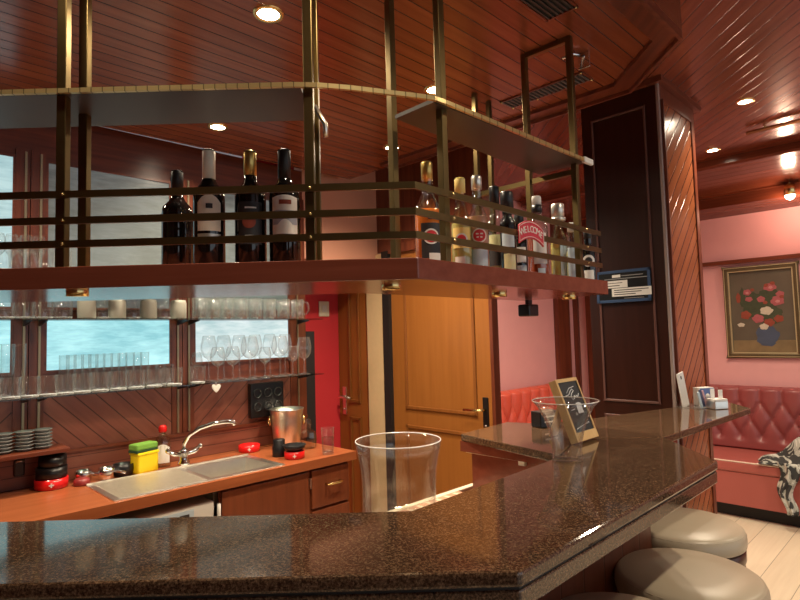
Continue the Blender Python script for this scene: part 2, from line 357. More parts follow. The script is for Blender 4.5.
    def build(s, name, mat, parent=None, loc=(0, 0, 0), rotz=0, bevel=0, shift=None):
        me = bpy.data.meshes.new(name)
        vs = [(x - shift[0], y - shift[1], z - shift[2]) for x, y, z in s.v] if shift else s.v
        me.from_pydata(vs, [], s.f); me.polygons.foreach_set('use_smooth', s.sm)
        bm = bmesh.new(); bm.from_mesh(me); bmesh.ops.remove_doubles(bm, verts=bm.verts, dist=1e-6)
        bmesh.ops.recalc_face_normals(bm, faces=bm.faces)
        bm.to_mesh(me); bm.free(); me.update()
        o = bpy.data.objects.new(name, me); COL.objects.link(o); me.materials.append(M[mat] if isinstance(mat, str) else mat)
        o.location = loc; o.rotation_euler = (0, 0, rotz)
        if parent: o.parent = parent
        if bevel:
            b = o.modifiers.new('bevel', 'BEVEL'); b.width = bevel; b.segments = 2; b.limit_method = 'ANGLE'
        return o
R45 = PI / 4
def W(u, v, z=0): return ((u - v) * S2, (u + v) * S2, z)      # room frame (u along the back wall, v towards it) -> world
def facing(x, y, rz=0): return math.atan2(-y, -x) - rz         # angle that looks back to the front of the bar
def tag(o, label, cat, group=None):
    o['label'] = label; o['category'] = cat
    if group: o['group'] = group
    return o
def thing(name, label, cat, loc, rotz=0, group=None):
    o = bpy.data.objects.new(name, None); COL.objects.link(o); o.location = loc; o.rotation_euler = (0, 0, rotz)
    o.empty_display_size = 0.05
    return tag(o, label, cat, group)
def struct(o): o['kind'] = 'structure'; return o
def dup(root, loc, rotz=None, label=None, group=None):
    r = root.copy(); COL.objects.link(r); r.location = loc
    if rotz is not None: r.rotation_euler = (0, 0, rotz)
    if label: r['label'] = label
    if group: r['group'] = group
    for ch in list(root.children):
        c = ch.copy(); COL.objects.link(c); c.parent = r
        for g in list(ch.children):
            d = g.copy(); COL.objects.link(d); d.parent = c
    return r
def text(s, size, mat, parent, loc, rot, name='lettering', ext=0.0005, align='CENTER'):
    c = bpy.data.curves.new(name, 'FONT'); c.body = s; c.size = size; c.align_x = align; c.align_y = 'CENTER'; c.extrude = ext
    f = bpy.data.objects.new(name, c); COL.objects.link(f)
    me = bpy.data.meshes.new_from_object(f.evaluated_get(bpy.context.evaluated_depsgraph_get()))
    bpy.data.objects.remove(f); bpy.data.curves.remove(c)
    o = bpy.data.objects.new(name, me); COL.objects.link(o); me.materials.clear(); me.materials.append(M[mat]); o.location = loc; o.rotation_euler = rot
    if parent: o.parent = parent
    return o

# ================================================================== SETTING
BACK_V, SOFF, CEIL = 2.828, 2.5, 2.74
struct(MB().box(-3, 9, -4, 9, -0.05, 0).build('floor', 'floor', rotz=R45))
# main ceiling: boards run straight away from the bar front
struct(MB().box(-4, 6, -2.5, 10, CEIL, CEIL + 0.05).build('ceiling', 'ceil_main'))
# lowered ceiling over the bar
soff_uv = [((x + y) * S2, (y - x) * S2) for x, y in [(-2.6, .62), (-.246, .62), (.98, 1.846), (.98, 2.27), (-.035, 3.285), (-.30, 3.55)]] + [(-1.2, BACK_V)]
struct(MB().prism(soff_uv, SOFF, CEIL).build('trim_1', 'ceil_bar', rotz=R45))
# plain border strip of the lowered ceiling (outer edge and mitred inner edge)
def border(pts, wd, z0, z1):
    mb = MB(); P = [Vector(p) for p in pts]
    inn = []
    for i, p in enumerate(P):
        ns = []
        for a, b in ((i - 1, i), (i, i + 1)):
            if 0 <= a and b < len(P):
                d = (P[b] - P[a]).normalized(); ns.append(Vector((-d.y, d.x)))
        n = sum(ns, Vector((0, 0))); n.normalize(); n *= wd / n.dot(ns[0]); inn.append(p + n)
    for i in range(len(P) - 1): mb.prism([P[i], P[i + 1], inn[i + 1], inn[i]], z0, z1)
    return mb
edge = [(-2.6, .62), (-.246, .62), (.98, 1.846), (.98, 2.27), (-.035, 3.285)]
struct(border(edge, 0.085, SOFF - 0.016, SOFF + 0.0).build('trim_2', 'mahog_vy'))
struct(border(edge, 0.012, SOFF - 0.03, SOFF - 0.014).build('trim_3', 'mahog_x'))
# unseen dark walls added to keep ambient light off the left; open at right
struct(MB().box(-4.2, .9, -1.7, -1.6, 0, CEIL).build('wall_front_added', 'mahog_v'))
struct(MB().box(-1.68, -1.60, -1.6, 2.95, 0, CEIL).build('wall_left_added', 'mahog_v', rotz=R45))
# back wall with diagonal boards
bw = MB().box(-1.6, 2.0, BACK_V, BACK_V + 0.08, 0, SOFF + 0.02); struct(bw.build('wall_back', 'mahog_x', rotz=R45))
struct(MB().box(-.6, 2.0, BACK_V - .012, BACK_V, .9, 1.02).build('baseboard_back', 'splash', rotz=R45))
struct(MB().box(-.6, 2.0, BACK_V - .022, BACK_V, 1.02, 1.035).build('trim_4', 'mahog_x', rotz=R45))
PAN = [(-.04, .519), (.631, 1.186), (1.301, 1.889)]
for k, (a, b) in enumerate(PAN):
    struct(MB().box(a, b, BACK_V - .008, BACK_V, 1.035, 1.29).build('trim_%d' % (5 + k), 'chev_b' if k == 0 else ('chev_a' if k == 1 else 'chev_b'), rotz=R45))
for k, (a, b) in enumerate(((.519, .631), (1.186, 1.301), (1.889, 2.0))):
    mb = MB().box(a, a + .052, BACK_V - .014, BACK_V, 1.035, 2.34).box(a + .056, b, BACK_V - .014, BACK_V, 1.035, 2.34)
    struct(mb.build('trim_%d' % (8 + k), 'mahog_v', rotz=R45))
# rippled glass panes: glow put into the material, stronger in the low ones
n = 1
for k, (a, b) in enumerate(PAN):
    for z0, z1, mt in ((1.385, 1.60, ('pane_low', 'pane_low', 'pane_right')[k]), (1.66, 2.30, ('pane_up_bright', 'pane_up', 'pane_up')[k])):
        pane_ob = struct(MB().box(a + .01, b - .01, BACK_V - .006, BACK_V, z0, z1).build('window_%d' % n, mt, rotz=R45))
        fr = MB().box(a, b, BACK_V - .012, BACK_V, z0 - .012, z0).box(a, b, BACK_V - .012, BACK_V, z1, z1 + .012).box(a, a + .01, BACK_V - .012, BACK_V, z0, z1).box(b - .01, b, BACK_V - .012, BACK_V, z0, z1)
        fr.build('window_frame', 'mahog_x', pane_ob); n += 1
# recess with red wall, bulkhead over it, door wall
struct(MB().box(1.9, 2.7, 3.29, 3.37, 0, SOFF + .24).build('wall_red', 'red', rotz=R45))
struct(MB().box(1.9, 2.0, BACK_V + .08, 3.29, 0, SOFF).build('wall_recess', 'red', rotz=R45))
struct(MB().box(2.0, 2.62, BACK_V, BACK_V + .08, 1.98, SOFF + .24).build('wall_bulkhead', 'red_lit', rotz=R45))
dw = MB().box(2.62, 2.645, 1.862, 3.29, 2.06, CEIL).box(2.62, 2.70, 2.694, 2.76, 0, 2.06)
struct(dw.build('wall_door_side', 'mahog_v', rotz=R45))
struct(MB().box(2.60, 2.70, 2.755, 2.93, 0, 2.05).build('trim_11', 'cream_wood', rotz=R45))
struct(MB().box(2.585, 2.62, 2.694, 2.755, 0, 2.06).build('trim_12', 'black_matt', rotz=R45))
struct(MB().box(2.59, 2.645, 1.864, 1.886, 0, 2.10).build('trim_13', 'mahog_v', rotz=R45))
struct(MB().box(2.59, 2.62, 1.86, 2.76, 2.04, 2.10).build('trim_14', 'mahog_v', rotz=R45))
def door(name, v0, v1, u, lever_v, tall_plate):
    """panel door in the wall of constant u; its face looks along -u"""
    d = struct(MB().box(u, u + .03, v0, v1, .005, 2.04).build(name, 'door', rotz=R45))
    for z0, z1 in ((.12, .92), (1.0 + .02, 1.90)):
        a, b = v0 + .115, v1 - .115; t = .022; mb = MB()
        mb.box(u - .010, u, a, b, z0, z0 + t).box(u - .010, u, a, b, z1 - t, z1).box(u - .010, u, a, a + t, z0, z1).box(u - .010, u, b - t, b, z0, z1)
        mb.build('panel_moulding', 'door_trim', d, bevel=.004)
    s = 1 if lever_v < (v0 + v1) / 2 else -1
    MB().box(u - .006, u, lever_v - .02, lever_v + .02, .93, 1.13).build('handle_plate', 'black' if tall_plate else 'steel', d, bevel=.003)
    mb = MB().tube([(u, lever_v, 1.06), (u - .05, lever_v, 1.06), (u - .055, lever_v + s * .015, 1.06), (u - .055, lever_v + s * .12, 1.058)], .008)
    mb.build('door_handle', 'bright_brass' if tall_plate else 'steel', d)
    MB().lathe([(.006, 0), (.006, .012)], 10, (0, 0, 0), cap1=True, mtx=Matrix.Translation((u - .012, lever_v, .97)) @ Matrix.Rotation(PI / 2, 4, 'Y')).build('keyhole', 'steel', d)
    return d
door('door_1', 2.93, 3.285, 2.63, 3.225, False)
door('door_2', 1.888, 2.694, 2.612, 1.945, True)
# pink room beyond
struct(MB().box(2.70, 5.68, 2.95, 3.03, 0, CEIL).build('wall_pink_back', 'pink', rotz=R45))
struct(MB().box(5.60, 5.68, -3.6, 2.95, 0, CEIL).build('wall_pink_right', 'pink', rotz=R45))
struct(MB().box(5.16, 5.40, 2.90, 2.95, 0, CEIL).build('trim_15', 'mahog_v', rotz=R45))
struct(MB().box(5.56, 5.60, 2.90, 2.95, 0, CEIL).box(5.55, 5.60, 2.66, 2.80, 0, CEIL).box(5.56, 5.60, 2.46, 2.60, 0, CEIL).build('trim_16', 'mahog_v', rotz=R45))
struct(MB().box(5.56, 5.60, -3.6, 2.3, 2.04, 2.075).build('trim_17', 'mahog_vy', rotz=R45))
# boxed cornice along the pink wall
cor = [(4.54, CEIL), (4.54, 2.725), (4.56, 2.725), (4.56, 2.685), (4.585, 2.672), (5.28, 2.615), (5.28, 2.60), (5.32, 2.60), (5.32, 2.515), (5.60, 2.47), (5.60, CEIL)]
mtx = Matrix(((1, 0, 0, 0), (0, 0, -1, 2.9), (0, 1, 0, 0), (0, 0, 0, 1)))
struct(MB().prism(cor, 0, 6.4, mtx).build('trim_18', 'cornice', rotz=R45))
# panelled column at the end of the bar
CU0, CU1, CV0, CV1 = 2.853, 3.375, 1.008, 1.411
struct(MB().box(CU0, CU1, CV0, CV1, 0, CEIL).build('column', 'dark_panel', rotz=R45))
mb = MB(); a, b, t = CV0 + .06, CV1 - .055, .012
for z0, z1 in ((.25, 1.06), (1.125, 2.62)):
    mb.box(CU0 - .008, CU0, a, b, z0, z0 + t).box(CU0 - .008, CU0, a, b, z1 - t, z1).box(CU0 - .008, CU0, a, a + t, z0, z1).box(CU0 - .008, CU0, b - t, b, z0, z1)
struct(mb.build('trim_19', plain('column_moulding', (0.13, 0.06, 0.05), 0.25), rotz=R45, bevel=.003))
struct(MB().box(CU0 + .012, CU1, CV0 - .006, CV0, 0, CEIL).build('trim_20', 'mahog_v', rotz=R45))
struct(MB().box(CU0 + .035, CU1 - .09, CV0 - .014, CV0 - .006, .2, 2.62).build('trim_21', 'chev_col', rotz=R45))
mb = MB().box(CU0 + .022, CU0 + .035, CV0 - .02, CV0 - .006, .2, 2.635).box(CU1 - .09, CU1 - .075, CV0 - .02, CV0 - .006, .2, 2.635).box(CU0 + .035, CU1 - .09, CV0 - .02, CV0 - .006, 2.62, 2.635)
struct(mb.build('trim_22', 'mahog_v', rotz=R45))
struct(MB().box(CU0 - .006, CU0 + .014, CV0 - .010, CV0 + .006, 0, CEIL).build('trim_23', plain('pale_edge_strip', (0.50, 0.40, 0.36), 0.25, metal=0.5), rotz=R45, bevel=.004))
cr = [(CU0 - .03, CV0 - .035), (CU1 + .04, CV0 - .035), (CU1 + .04, CV1 + .03), (CU0 - .03, CV1 + .03)]
struct(MB().prism(cr, CEIL - .03, CEIL).build('trim_24', 'mahog_x', rotz=R45))

# ================================================================== BAR COUNTER
BL = (.2, 1.3, 0)
bar = thing('bar_counter', 'angled bar counter with thick polished brown granite top and wooden front', 'bar counter', BL)
main = [(-1.35, .917), (.18, .915), (.886, 1.615), (.903, 1.977), (.60, 1.985), (.471, 1.726), (.0105, 1.2405), (-1.35, 1.2435)]
def inset(poly, d):
    n = len(poly); out = []
    for i in range(n):
        p0, p, p1 = Vector(poly[i - 1]), Vector(poly[i]), Vector(poly[(i + 1) % n])
        d0, d1 = (p - p0).normalized(), (p1 - p).normalized(); n0, n1 = Vector((-d0.y, d0.x)), Vector((-d1.y, d1.x))
        nn = (n0 + n1).normalized(); out.append(tuple(p + nn * d / max(.3, nn.dot(n0))))
    return out
MB().prism(main, 1.094, 1.12).build('counter_top', 'granite', bar, shift=BL, bevel=.006)
MB().prism(inset(main, .003), 1.058, 1.0895).build('lower_slab', 'granite', bar, shift=BL, bevel=.003)
MB().prism(inset(main, .006), 1.0890, 1.0945).build('slab_joint', 'black_matt', bar, shift=BL)
wing = [(.6005, 1.9855), (.9035, 1.9775), W(2.963, .714)[:2], W(3.19, .891)[:2], W(3.19, .985)[:2], W(2.84, .99)[:2], W(2.303, 1.142)[:2], W(2.05, 1.25)[:2], W(2.0, 1.385)[:2], W(1.67, 1.365)[:2], W(1.56, .894)[:2]]
MB().prism(wing, 1.094, 1.12).build('wing_top', 'granite', bar, shift=BL, bevel=.003)
flap = [W(1.66, .93)[:2], W(1.98, .93)[:2], W(1.98, 1.37)[:2], W(1.67, 1.37)[:2]]
MB().prism(flap, 1.055, 1.093).build('flap_rail', 'board', bar, shift=BL)
MB().box(1.70, 1.95, .93, 1.34, .2, 1.05, Matrix.Rotation(R45, 4, 'Z')).build('flap_panel', 'board', bar, shift=BL)
MB().box(1.685, 1.70, 1.10, 1.125, 1.035, 1.075, Matrix.Rotation(R45, 4, 'Z')).build('flap_catch', 'white', bar, shift=BL)
MB().box(1.69, 1.70, .90, 1.36, 1.048, 1.056, Matrix.Rotation(R45, 4, 'Z')).build('edge_strip', 'cream', bar, shift=BL)
MB().prism([(-1.35, 1.10), (.03, 1.10), (.06, 1.18), (-1.35, 1.18)], .1, 1.058).build('front_panel', 'bar_panel', bar, shift=BL)
f2 = [(.031, 1.10), (.79, 1.86), (.79, 1.93), (.69, 1.90), (.031, 1.241)]
MB().prism(f2, .1, 1.058).build('side_panel', 'bar_panel45', bar, shift=BL)
MB().prism([W(1.95, 1.0)[:2], W(2.845, 1.0)[:2], W(2.845, 1.04)[:2], W(1.95, 1.04)[:2]], 0, 1.093).build('wing_panel', 'board', bar, shift=BL)
MB().prism([(-1.35, 1.12), (.03, 1.12), (.76, 1.85), (.70, 1.88), (.03, 1.22), (-1.35, 1.16)], 0, .1).build('plinth', 'black_matt', bar, shift=BL)
rail_pts = [(-1.3, 1.03, .2), (.06, 1.03, .2), (.56, 1.53, .2)]
MB().tube(rail_pts, .019, 10).build('foot_rail', 'bright_brass', bar, shift=BL)
for x, y, nx, ny in ((-.9, 1.03, 0, 1), (-.2, 1.03, 0, 1), (.45, 1.42, -S2, S2)): MB().tube([(x, y, .2), (x + nx * .07, y + ny * .07, .2)], .01).build('rail_bracket', 'bright_brass', bar, shift=BL)

# tiled inner worktop behind the bar
t = thing('inner_worktop', 'low cream edged tiled worktop behind the granite bar', 'worktop', W(1.25, 1.16, 0), R45)
MB().box(-.30, .43, -.20, .235, .865, .90).build('tiled_top', 'tile', t)
MB().box(-.30, .55, .235, .262, .862, .903).build('edge_strip', 'cream', t, bevel=.004)
MB().box(-.28, .42, -.19, .22, .0, .865).build('base_cabinet', 'cabinet', t)

# ================================================================== SINK COUNTER (room frame)
U0, U1, V0 = -.55, 1.925, 2.277
t = thing('sink_counter', 'orange brown wooden back counter with cabinets below the glass shelves', 'counter', W(.7, 2.55, 0), R45)
sh = (.7, 2.55, 0)
SU0, SU1, SV0, SV1 = 1.155, 1.47, 2.335, 2.60
mb = MB().box(U0, SU0, V0, BACK_V - .013, .858, .90).box(SU1, U1, V0, BACK_V - .013, .858, .90).box(SU0, SU1, V0, SV0, .858, .90).box(SU0, SU1, SV1, BACK_V - .013, .858, .90)
mb.build('worktop', 'worktop', t, shift=sh)
MB().box(U0, .58, V0 + .04, BACK_V - .03, .08, .857).box(1.18, U1 - .03, V0 + .04, BACK_V - .03, .08, .70).box(U0, U1 - .03, V0 + .09, BACK_V - .03, 0, .08).box(1.18, U1 - .03, V0 + .04, V0 + .05, .70, .857).box(U1 - .05, U1 - .03, V0 + .04, BACK_V - .03, .70, .857).build('carcass', 'cabinet', t, shift=sh)
d = MB().box(1.185, 1.637, V0 + .022, V0 + .04, .10, .842).build('cabinet_door', 'cabinet', t, shift=sh, bevel=.002)
d = MB().box(1.657, 1.89, V0 + .022, V0 + .04, .66, .842).build('drawer', 'cabinet', t, shift=sh, bevel=.002)
hb = MB().tube([(1.74, V0 + .022, .765), (1.74, V0 - .005, .768), (1.755, V0 - .012, .77), (1.81, V0 - .012, .77), (1.825, V0 - .005, .768), (1.825, V0 + .022, .765)], .006)
hb.build('handle', 'bright_brass', d, shift=sh)
MB().box(1.657, 1.89, V0 + .022, V0 + .04, .10, .645).build('cabinet_door', 'cabinet', t, shift=sh, bevel=.002)
MB().box(1.642, 1.650, V0 + .015, V0 + .03, .76, .81).build('hinge', 'steel', t, shift=sh)
# dishwasher in the gap
t = thing('dishwasher', 'white undercounter glass washer with a small display beneath the drainer', 'dishwasher', W(.87, 2.55, .085), R45); sh = (.87, 2.55, .085)
MB().box(  .60, 1.155, V0 + .045, BACK_V - .05, .085, .812).build('housing', 'cream', t, shift=sh, bevel=.006)
d = MB().box(.605, 1.15, V0 + .025, V0 + .043, .70, .815).build('control_panel', 'white', t, shift=sh, bevel=.006)
p = MB().box(.93, 1.06, V0 + .0235, V0 + .025, .745, .80).build('display', 'label_blue', d, shift=sh)
for a_ in (.945, 1.0): MB().box(a_, a_ + .04, V0 + .022, V0 + .0235, .77, .785).build('button', 'ink', p, shift=sh)
MB().box(.605, 1.15, V0 + .005, V0 + .043, .10, .695).build('washer_door', 'white', t, shift=sh, bevel=.006)
MB().tube([(1.163, V0 + .035, .70), (1.165, V0 + .012, .74), (1.165, V0 + .012, .80)], .008).build('handle', 'white', t, shift=sh)
# sink with ribbed drainer
t = thing('steel_sink', 'stainless steel sink with ribbed drainer set in the back counter', 'sink', W(1.12, 2.46, .9), R45); sh = (1.12, 2.46, .9)
mb = MB().box(.75, SU0, 2.30, 2.64, .8995, .904).box(SU0, SU1 + .035, 2.30, SV0, .8995, .904).box(SU0, SU1 + .035, SV1, 2.64, .8995, .904).box(SU1, SU1 + .035, SV0, SV1, .8995, .904)
mb.box(.75, SU1 + .035, 2.636, 2.645, .904, .910).build('rim', 'steel', t, shift=sh, bevel=.001)
mb = MB()
vs = [(SU0, SV0, .903), (SU1, SV0, .903), (SU1, SV1, .903), (SU0, SV1, .903), (SU0 + .02, SV0 + .02, .77), (SU1 - .02, SV0 + .02, .77), (SU1 - .02, SV1 - .02, .77), (SU0 + .02, SV1 - .02, .77)]
mb.add(vs, [(4, 5, 6, 7), (0, 1, 5, 4), (1, 2, 6, 5), (2, 3, 7, 6), (3, 0, 4, 7)]); mb.build('bowl', 'steel', t, shift=sh)
mb = MB()
for k in range(17): mb.box(.775, SU0 - .03, 2.318 + k * .0185, 2.325 + k * .0185, .904, .908)
mb.build('drainer_ribs', 'steel', t, shift=sh)
MB().lathe([(.028, 0), (.028, .004), (.018, .006)], 18, (1.31, 2.47, .77), cap1=True).build('drain_plug', 'chrome', t, shift=sh)
# mixer tap
t = thing('mixer_tap', 'chrome two handled tap with long curved spout over the sink', 'tap', W(1.178, 2.662, .9105), R45)
MB().lathe([(.028, 0), (.028, .01), (.02, .02), (.02, .05), (.024, .06), (.012, .075)], 20, cap1=True).build('body', 'chrome', t)
pts = [(0, 0, .06), (.0, -.005, .10), (.015, -.03, .14), (.05, -.07, .172), (.095, -.11, .19), (.14, -.15, .197), (.165, -.172, .195), (.172, -.178, .18)]
MB().tube(pts, [.010] * 6 + [.011, .012], 12).build('spout', 'chrome', t)
for s in (-1, 1):
    MB().tube([(s * .01, 0, .045), (s * .05, -.005, .055), (s * .075, -.008, .072)], [.011, .012, .010]).sphere((s * .078, -.008, .076), .013).build('tap_handle', 'chrome', t)

# ================================================================== HANGING BRASS SHELF OVER THE BAR
HL = (0, 1.35, 1.62)
hs = thing('hanging_bar_shelf', 'hanging wooden bottle shelf with brass posts and rails above the bar', 'hanging shelf', HL)
ZB, ZT = 1.62, 1.668
bd = [(-1.45, 1.224), (.006, 1.2245), (.788, 2.04), (.66, 2.27), (-.15, 1.60), (-1.45, 1.60)]
bd = [(-1.45, 1.224), (.042, 1.2265), (.732, 1.968), (.50, 2.245), (-.105, 1.60), (-1.45, 1.60)]
MB().prism(bd, ZB, ZT).build('board', 'board', hs, shift=HL, bevel=.002)
# three flat rails with a mitred corner
for z in (1.718, 1.770, 1.8285):
    mb = MB()
    a0, a1, c0, c1 = (-1.45, 1.222), (-1.45, 1.228), (.040, 1.222), (.0375, 1.228)
    mb.prism([a0, c0, c1, a1], z - .008, z + .008)
    e0, e1 = (.702, 1.930), (.698, 1.934)
    mb.prism([c0, e0, e1, c1], z - .008, z + .008)
    mb.build('rail', 'brass', hs, shift=HL)
# posts: (x, y, bottom, top, turn, size)
posts = [(-.749, 1.2415, 0, .021), (-.759, 1.345, 0, .021), (-.194, 1.2415, 0, .0215), (-.194, 1.330, 0, .0215),
         (.116, 1.375, R45, .020), (-.008, 1.487, R45, .020), (.600, 1.862, R45, .020), (.473, 1.980, R45, .020)]
for x, y, rz, sz in posts:
    mx = Matrix.Translation((x, y, 0)) @ Matrix.Rotation(rz, 4, 'Z')
    MB().box(-sz / 2, sz / 2, -sz / 2, sz / 2, ZT - .002, SOFF - .001, mx).build('post', 'brass', hs, shift=HL, bevel=.0015)
MB().bar((.600, 1.862, 2.49), (.473, 1.980, 2.49), .018, .018).build('post_tie', 'brass', hs, shift=HL)
MB().bar((.600, 1.862, 2.03), (.31, 2.15, 2.03), .016, .018).build('post_tie', 'brass', hs, shift=HL)
# upper shelf boards and the banded light brass edge
MB().prism([(-1.45, 1.226), (-.21, 1.226), (-.205, 1.415), (-1.45, 1.415)], 2.056, 2.066).build('upper_board', 'shelf_under', hs, shift=HL)
MB().prism([(.094, 1.322), (.635, 1.850), (.508, 1.978), (.0, 1.42)], 2.056, 2.066).build('upper_board', 'shelf_under', hs, shift=HL)
path = [(-1.45, 1.221), (-.30, 1.221), (-.23, 1.2215), (-.175, 1.226), (-.10, 1.245), (.06, 1.300), (.095, 1.314), (.125, 1.340), (.64, 1.850)]
mb = MB()
for p, q in zip(path[:-1], path[1:]): mb.bar((*p, 2.0615), (*q, 2.0615), .008, .0105)
mb.build('edge_band', 'brass_trim', hs, shift=HL)
MB().bar((.618, 1.828, 2.0615), (.662, 1.872, 2.0615), .014, .020).build('end_cap', 'white', hs, shift=HL, bevel=.004)
MB().tube([(-.19, 1.30, 2.045), (-.165, 1.30, 2.0), (-.165, 1.30, 1.97)], .006).build('shelf_bracket', 'steel', hs, shift=HL)
mb = MB()
for x, y, dx, dy in ((-.737, 1.2205, 0, -1), (-.192, 1.2205, 0, -1), (.1335, 1.3135, S2, -S2), (.62, 1.83, S2, -S2)):
    for z in (1.718, 1.770, 1.8285): MB().sphere((x, y, z), .0035, 8, 6).build('rail_bolt', 'bright_brass', hs, shift=HL)
for x, y in ((-.748, 1.30), (-.02, 1.36), (.31, 1.75), (.60, 1.99)):
    MB().lathe([(.024, -.012), (.024, 0)], 16, (x, y, ZB), cap1=False).build('puck_light', 'bright_brass', hs, shift=HL)
# second hanging frame behind (two thin brass posts)
t = thing('brass_hanger', 'pair of thin brass posts hanging from the ceiling behind the bottles', 'hanging frame', (.371, 2.342, 1.7))
for x, y in ((.335, 2.30), (.407, 2.384)):
    MB().box(-.009, .009, -.009, .009, 1.70, SOFF - .001, Matrix.Translation((x, y, 0)) @ Matrix.Rotation(R45, 4, 'Z')).build('post', 'brass', t, shift=(.371, 2.342, 1.7))
MB().bar((.335, 2.30, 1.71), (.407, 2.384, 1.71), .018, .018).build('cross_bar', 'brass', t, shift=(.371, 2.342, 1.7))
t = thing('loudspeaker', 'small black loudspeaker hanging under the right end of the bottle shelf', 'speaker', (.49, 2.13, 1.555), R45)
MB().box(-.035, .035, -.02, .03, 0, .045).build('cabinet', 'black', t, bevel=.006)
MB().box(-.012, .012, -.005, .01, .045, .064).build('bracket', 'black', t)

# ================================================================== GLASS SHELVES ON THE BACK WALL
for z, u0, u1, lab in ((1.284, -.5, 2.03, 'lower clear glass shelf with tumblers and wine glasses before the rippled panes'),
                       (1.606, -.5, 2.03, 'middle clear glass shelf with mugs just below the hanging board'),
                       (1.80, -.5, 2.03, 'top clear glass shelf seen through the brass rails')):
    t = thing('glass_shelf', lab, 'shelf', W(.8, 2.75, z), R45, None)
    MB().box(u0 - .8, u1 - .8, -.072, .062, -.006, 0).build('glass_plate', 'glass_shelf', t)
    for u in (.555, .612, 1.215, 1.272, 1.94):
        MB().add([(u - .8 - .004, .064, -.03), (u - .8 + .004, .064, -.03), (u - .8 + .004, .064, -.006), (u - .8 - .004, .064, -.006), (u - .8 - .004, -.055, -.012), (u - .8 + .004, -.055, -.012), (u - .8 + .004, -.055, -.006), (u - .8 - .004, -.055, -.006)],
                 [(0, 1, 2, 3), (7, 6, 5, 4), (0, 4, 5, 1), (1, 5, 6, 2), (2, 6, 7, 3), (3, 7, 4, 0)]).build('bracket', 'black', t)
for u in (.555, .612, 1.215, 1.272, 1.94):
    struct(MB().box(u - .0045, u + .0045, BACK_V - .021, BACK_V - .014, 1.04, 2.33).build('trim_%d' % (30 + int(u * 10)), plain('slotted_brass_rail', (.34, .28, .18), .35, metal=.8), rotz=R45))
# ---- glassware prototypes (origin at base)
def tumbler(r=.036, h=.085, base=.008, flare=1.08):
    return MB().lathe([(.001, base), (r * .93, base), (r * .97, base * .6), (r * .92, 0), (r * .97, .002), (r, base), (r * flare, h - .002), (r * flare + .0012, h), (r * flare - .0012, h)], 22, cap0=False)
def wine_glass(r=.042, stem=.085, h=.2):
    b = h - stem
    prof = [(r * .82, 0), (r * .8, .003), (.006, .009), (.0042, .02), (.004, stem - .01), (.008, stem), (r * .55, stem + b * .07), (r * .86, stem + b * .22), (r, stem + b * .42), (r * .98, stem + b * .58), (r * .86, stem + b * .82), (r * .74, h - .001), (r * .725, h + .0005), (r * .71, h - .001)]
    return MB().lathe(prof, 20)
def put(proto, loc, rz, label, group, first):
    """the first call uses the prototype itself, later calls copy it"""
    if first: proto.location = loc; proto.rotation_euler = (0, 0, rz); proto['label'] = label; proto['group'] = group; return proto
    return dup(proto, loc, rz, label, group)
def run(make, name, cat, spots, label, group, rz=0, mat='glass'):
    pr = None
    for i, s in enumerate(spots):
        u, v, z = s[:3]; lab = s[3] if len(s) > 3 else label
        if pr is None:
            pr = make(); tag(pr, lab, cat, group)
            pr.location = W(u, v, z); pr.rotation_euler = (0, 0, rz)
        else: dup(pr, W(u, v, z), rz, lab, group)
def single(mb, name, mat):
    def make():
        o = mb.build(name, mat)
        if name in ('tumbler', 'highball_glass', 'shot_glass'):
            o.data.materials.append(M['glass_base'])
            zb = min(v.co.z for v in o.data.vertices)
            for p in o.data.polygons:
                if p.center.z < zb + .0085: p.material_index = 1
        return o
    return make
ZL, ZM, ZTOP = 1.284, 1.606, 1.80
xs = lambda x, v: (lambda r: (lambda y: (r * y + y) * S2)(v * math.sqrt(2) / (1 - r)))((x - 400) / 562)   # where a sight line at bearing x meets the plane v
# short tumblers, front row on the lower shelf
run(single(tumbler(.0345), 'tumbler', 'glass'), 'tumbler', 'glass', [(xs(x, 2.715), 2.715, ZL) for x in (-8, 11, 29.5, 47.5, 65, 82, 100, 118, 136, 154, 174, 197)],
    'short clear tumbler in front row on the lower glass shelf', 'front row of tumblers on the lower shelf')
# tall thin glasses behind them
run(single(tumbler(.0195, .165, .01, 1.04), 'highball_glass', 'glass'), 'highball_glass', 'glass', [(xs(x, 2.782), 2.782, ZL) for x in (64, 71, 78.5, 86, 93, 100, 107.5, 115, 122, 129.5, 137, 144)],
    'tall thin clear glass in back row before the left rippled pane', 'tall thin glasses on the lower shelf')
run(single(tumbler(.022, .22, .01, 1.02), 'highball_glass', 'glass'), 'highball_glass', 'glass', [(xs(7, 2.77), 2.77, ZL, 'tallest slim glass at the left end of lower shelf'), (xs(20, 2.77), 2.77, ZL, 'tall slim glass just right of the tallest, far left')],
    '', 'slim glasses at the left end')
run(single(tumbler(.024, .10, .008), 'shot_glass', 'glass'), 'shot_glass', 'glass', [(xs(x, 2.785), 2.785, ZL) for x in (152, 160, 168)],
    'small shot glass in back row at right edge of left rippled pane', 'small glasses right of the tall row')
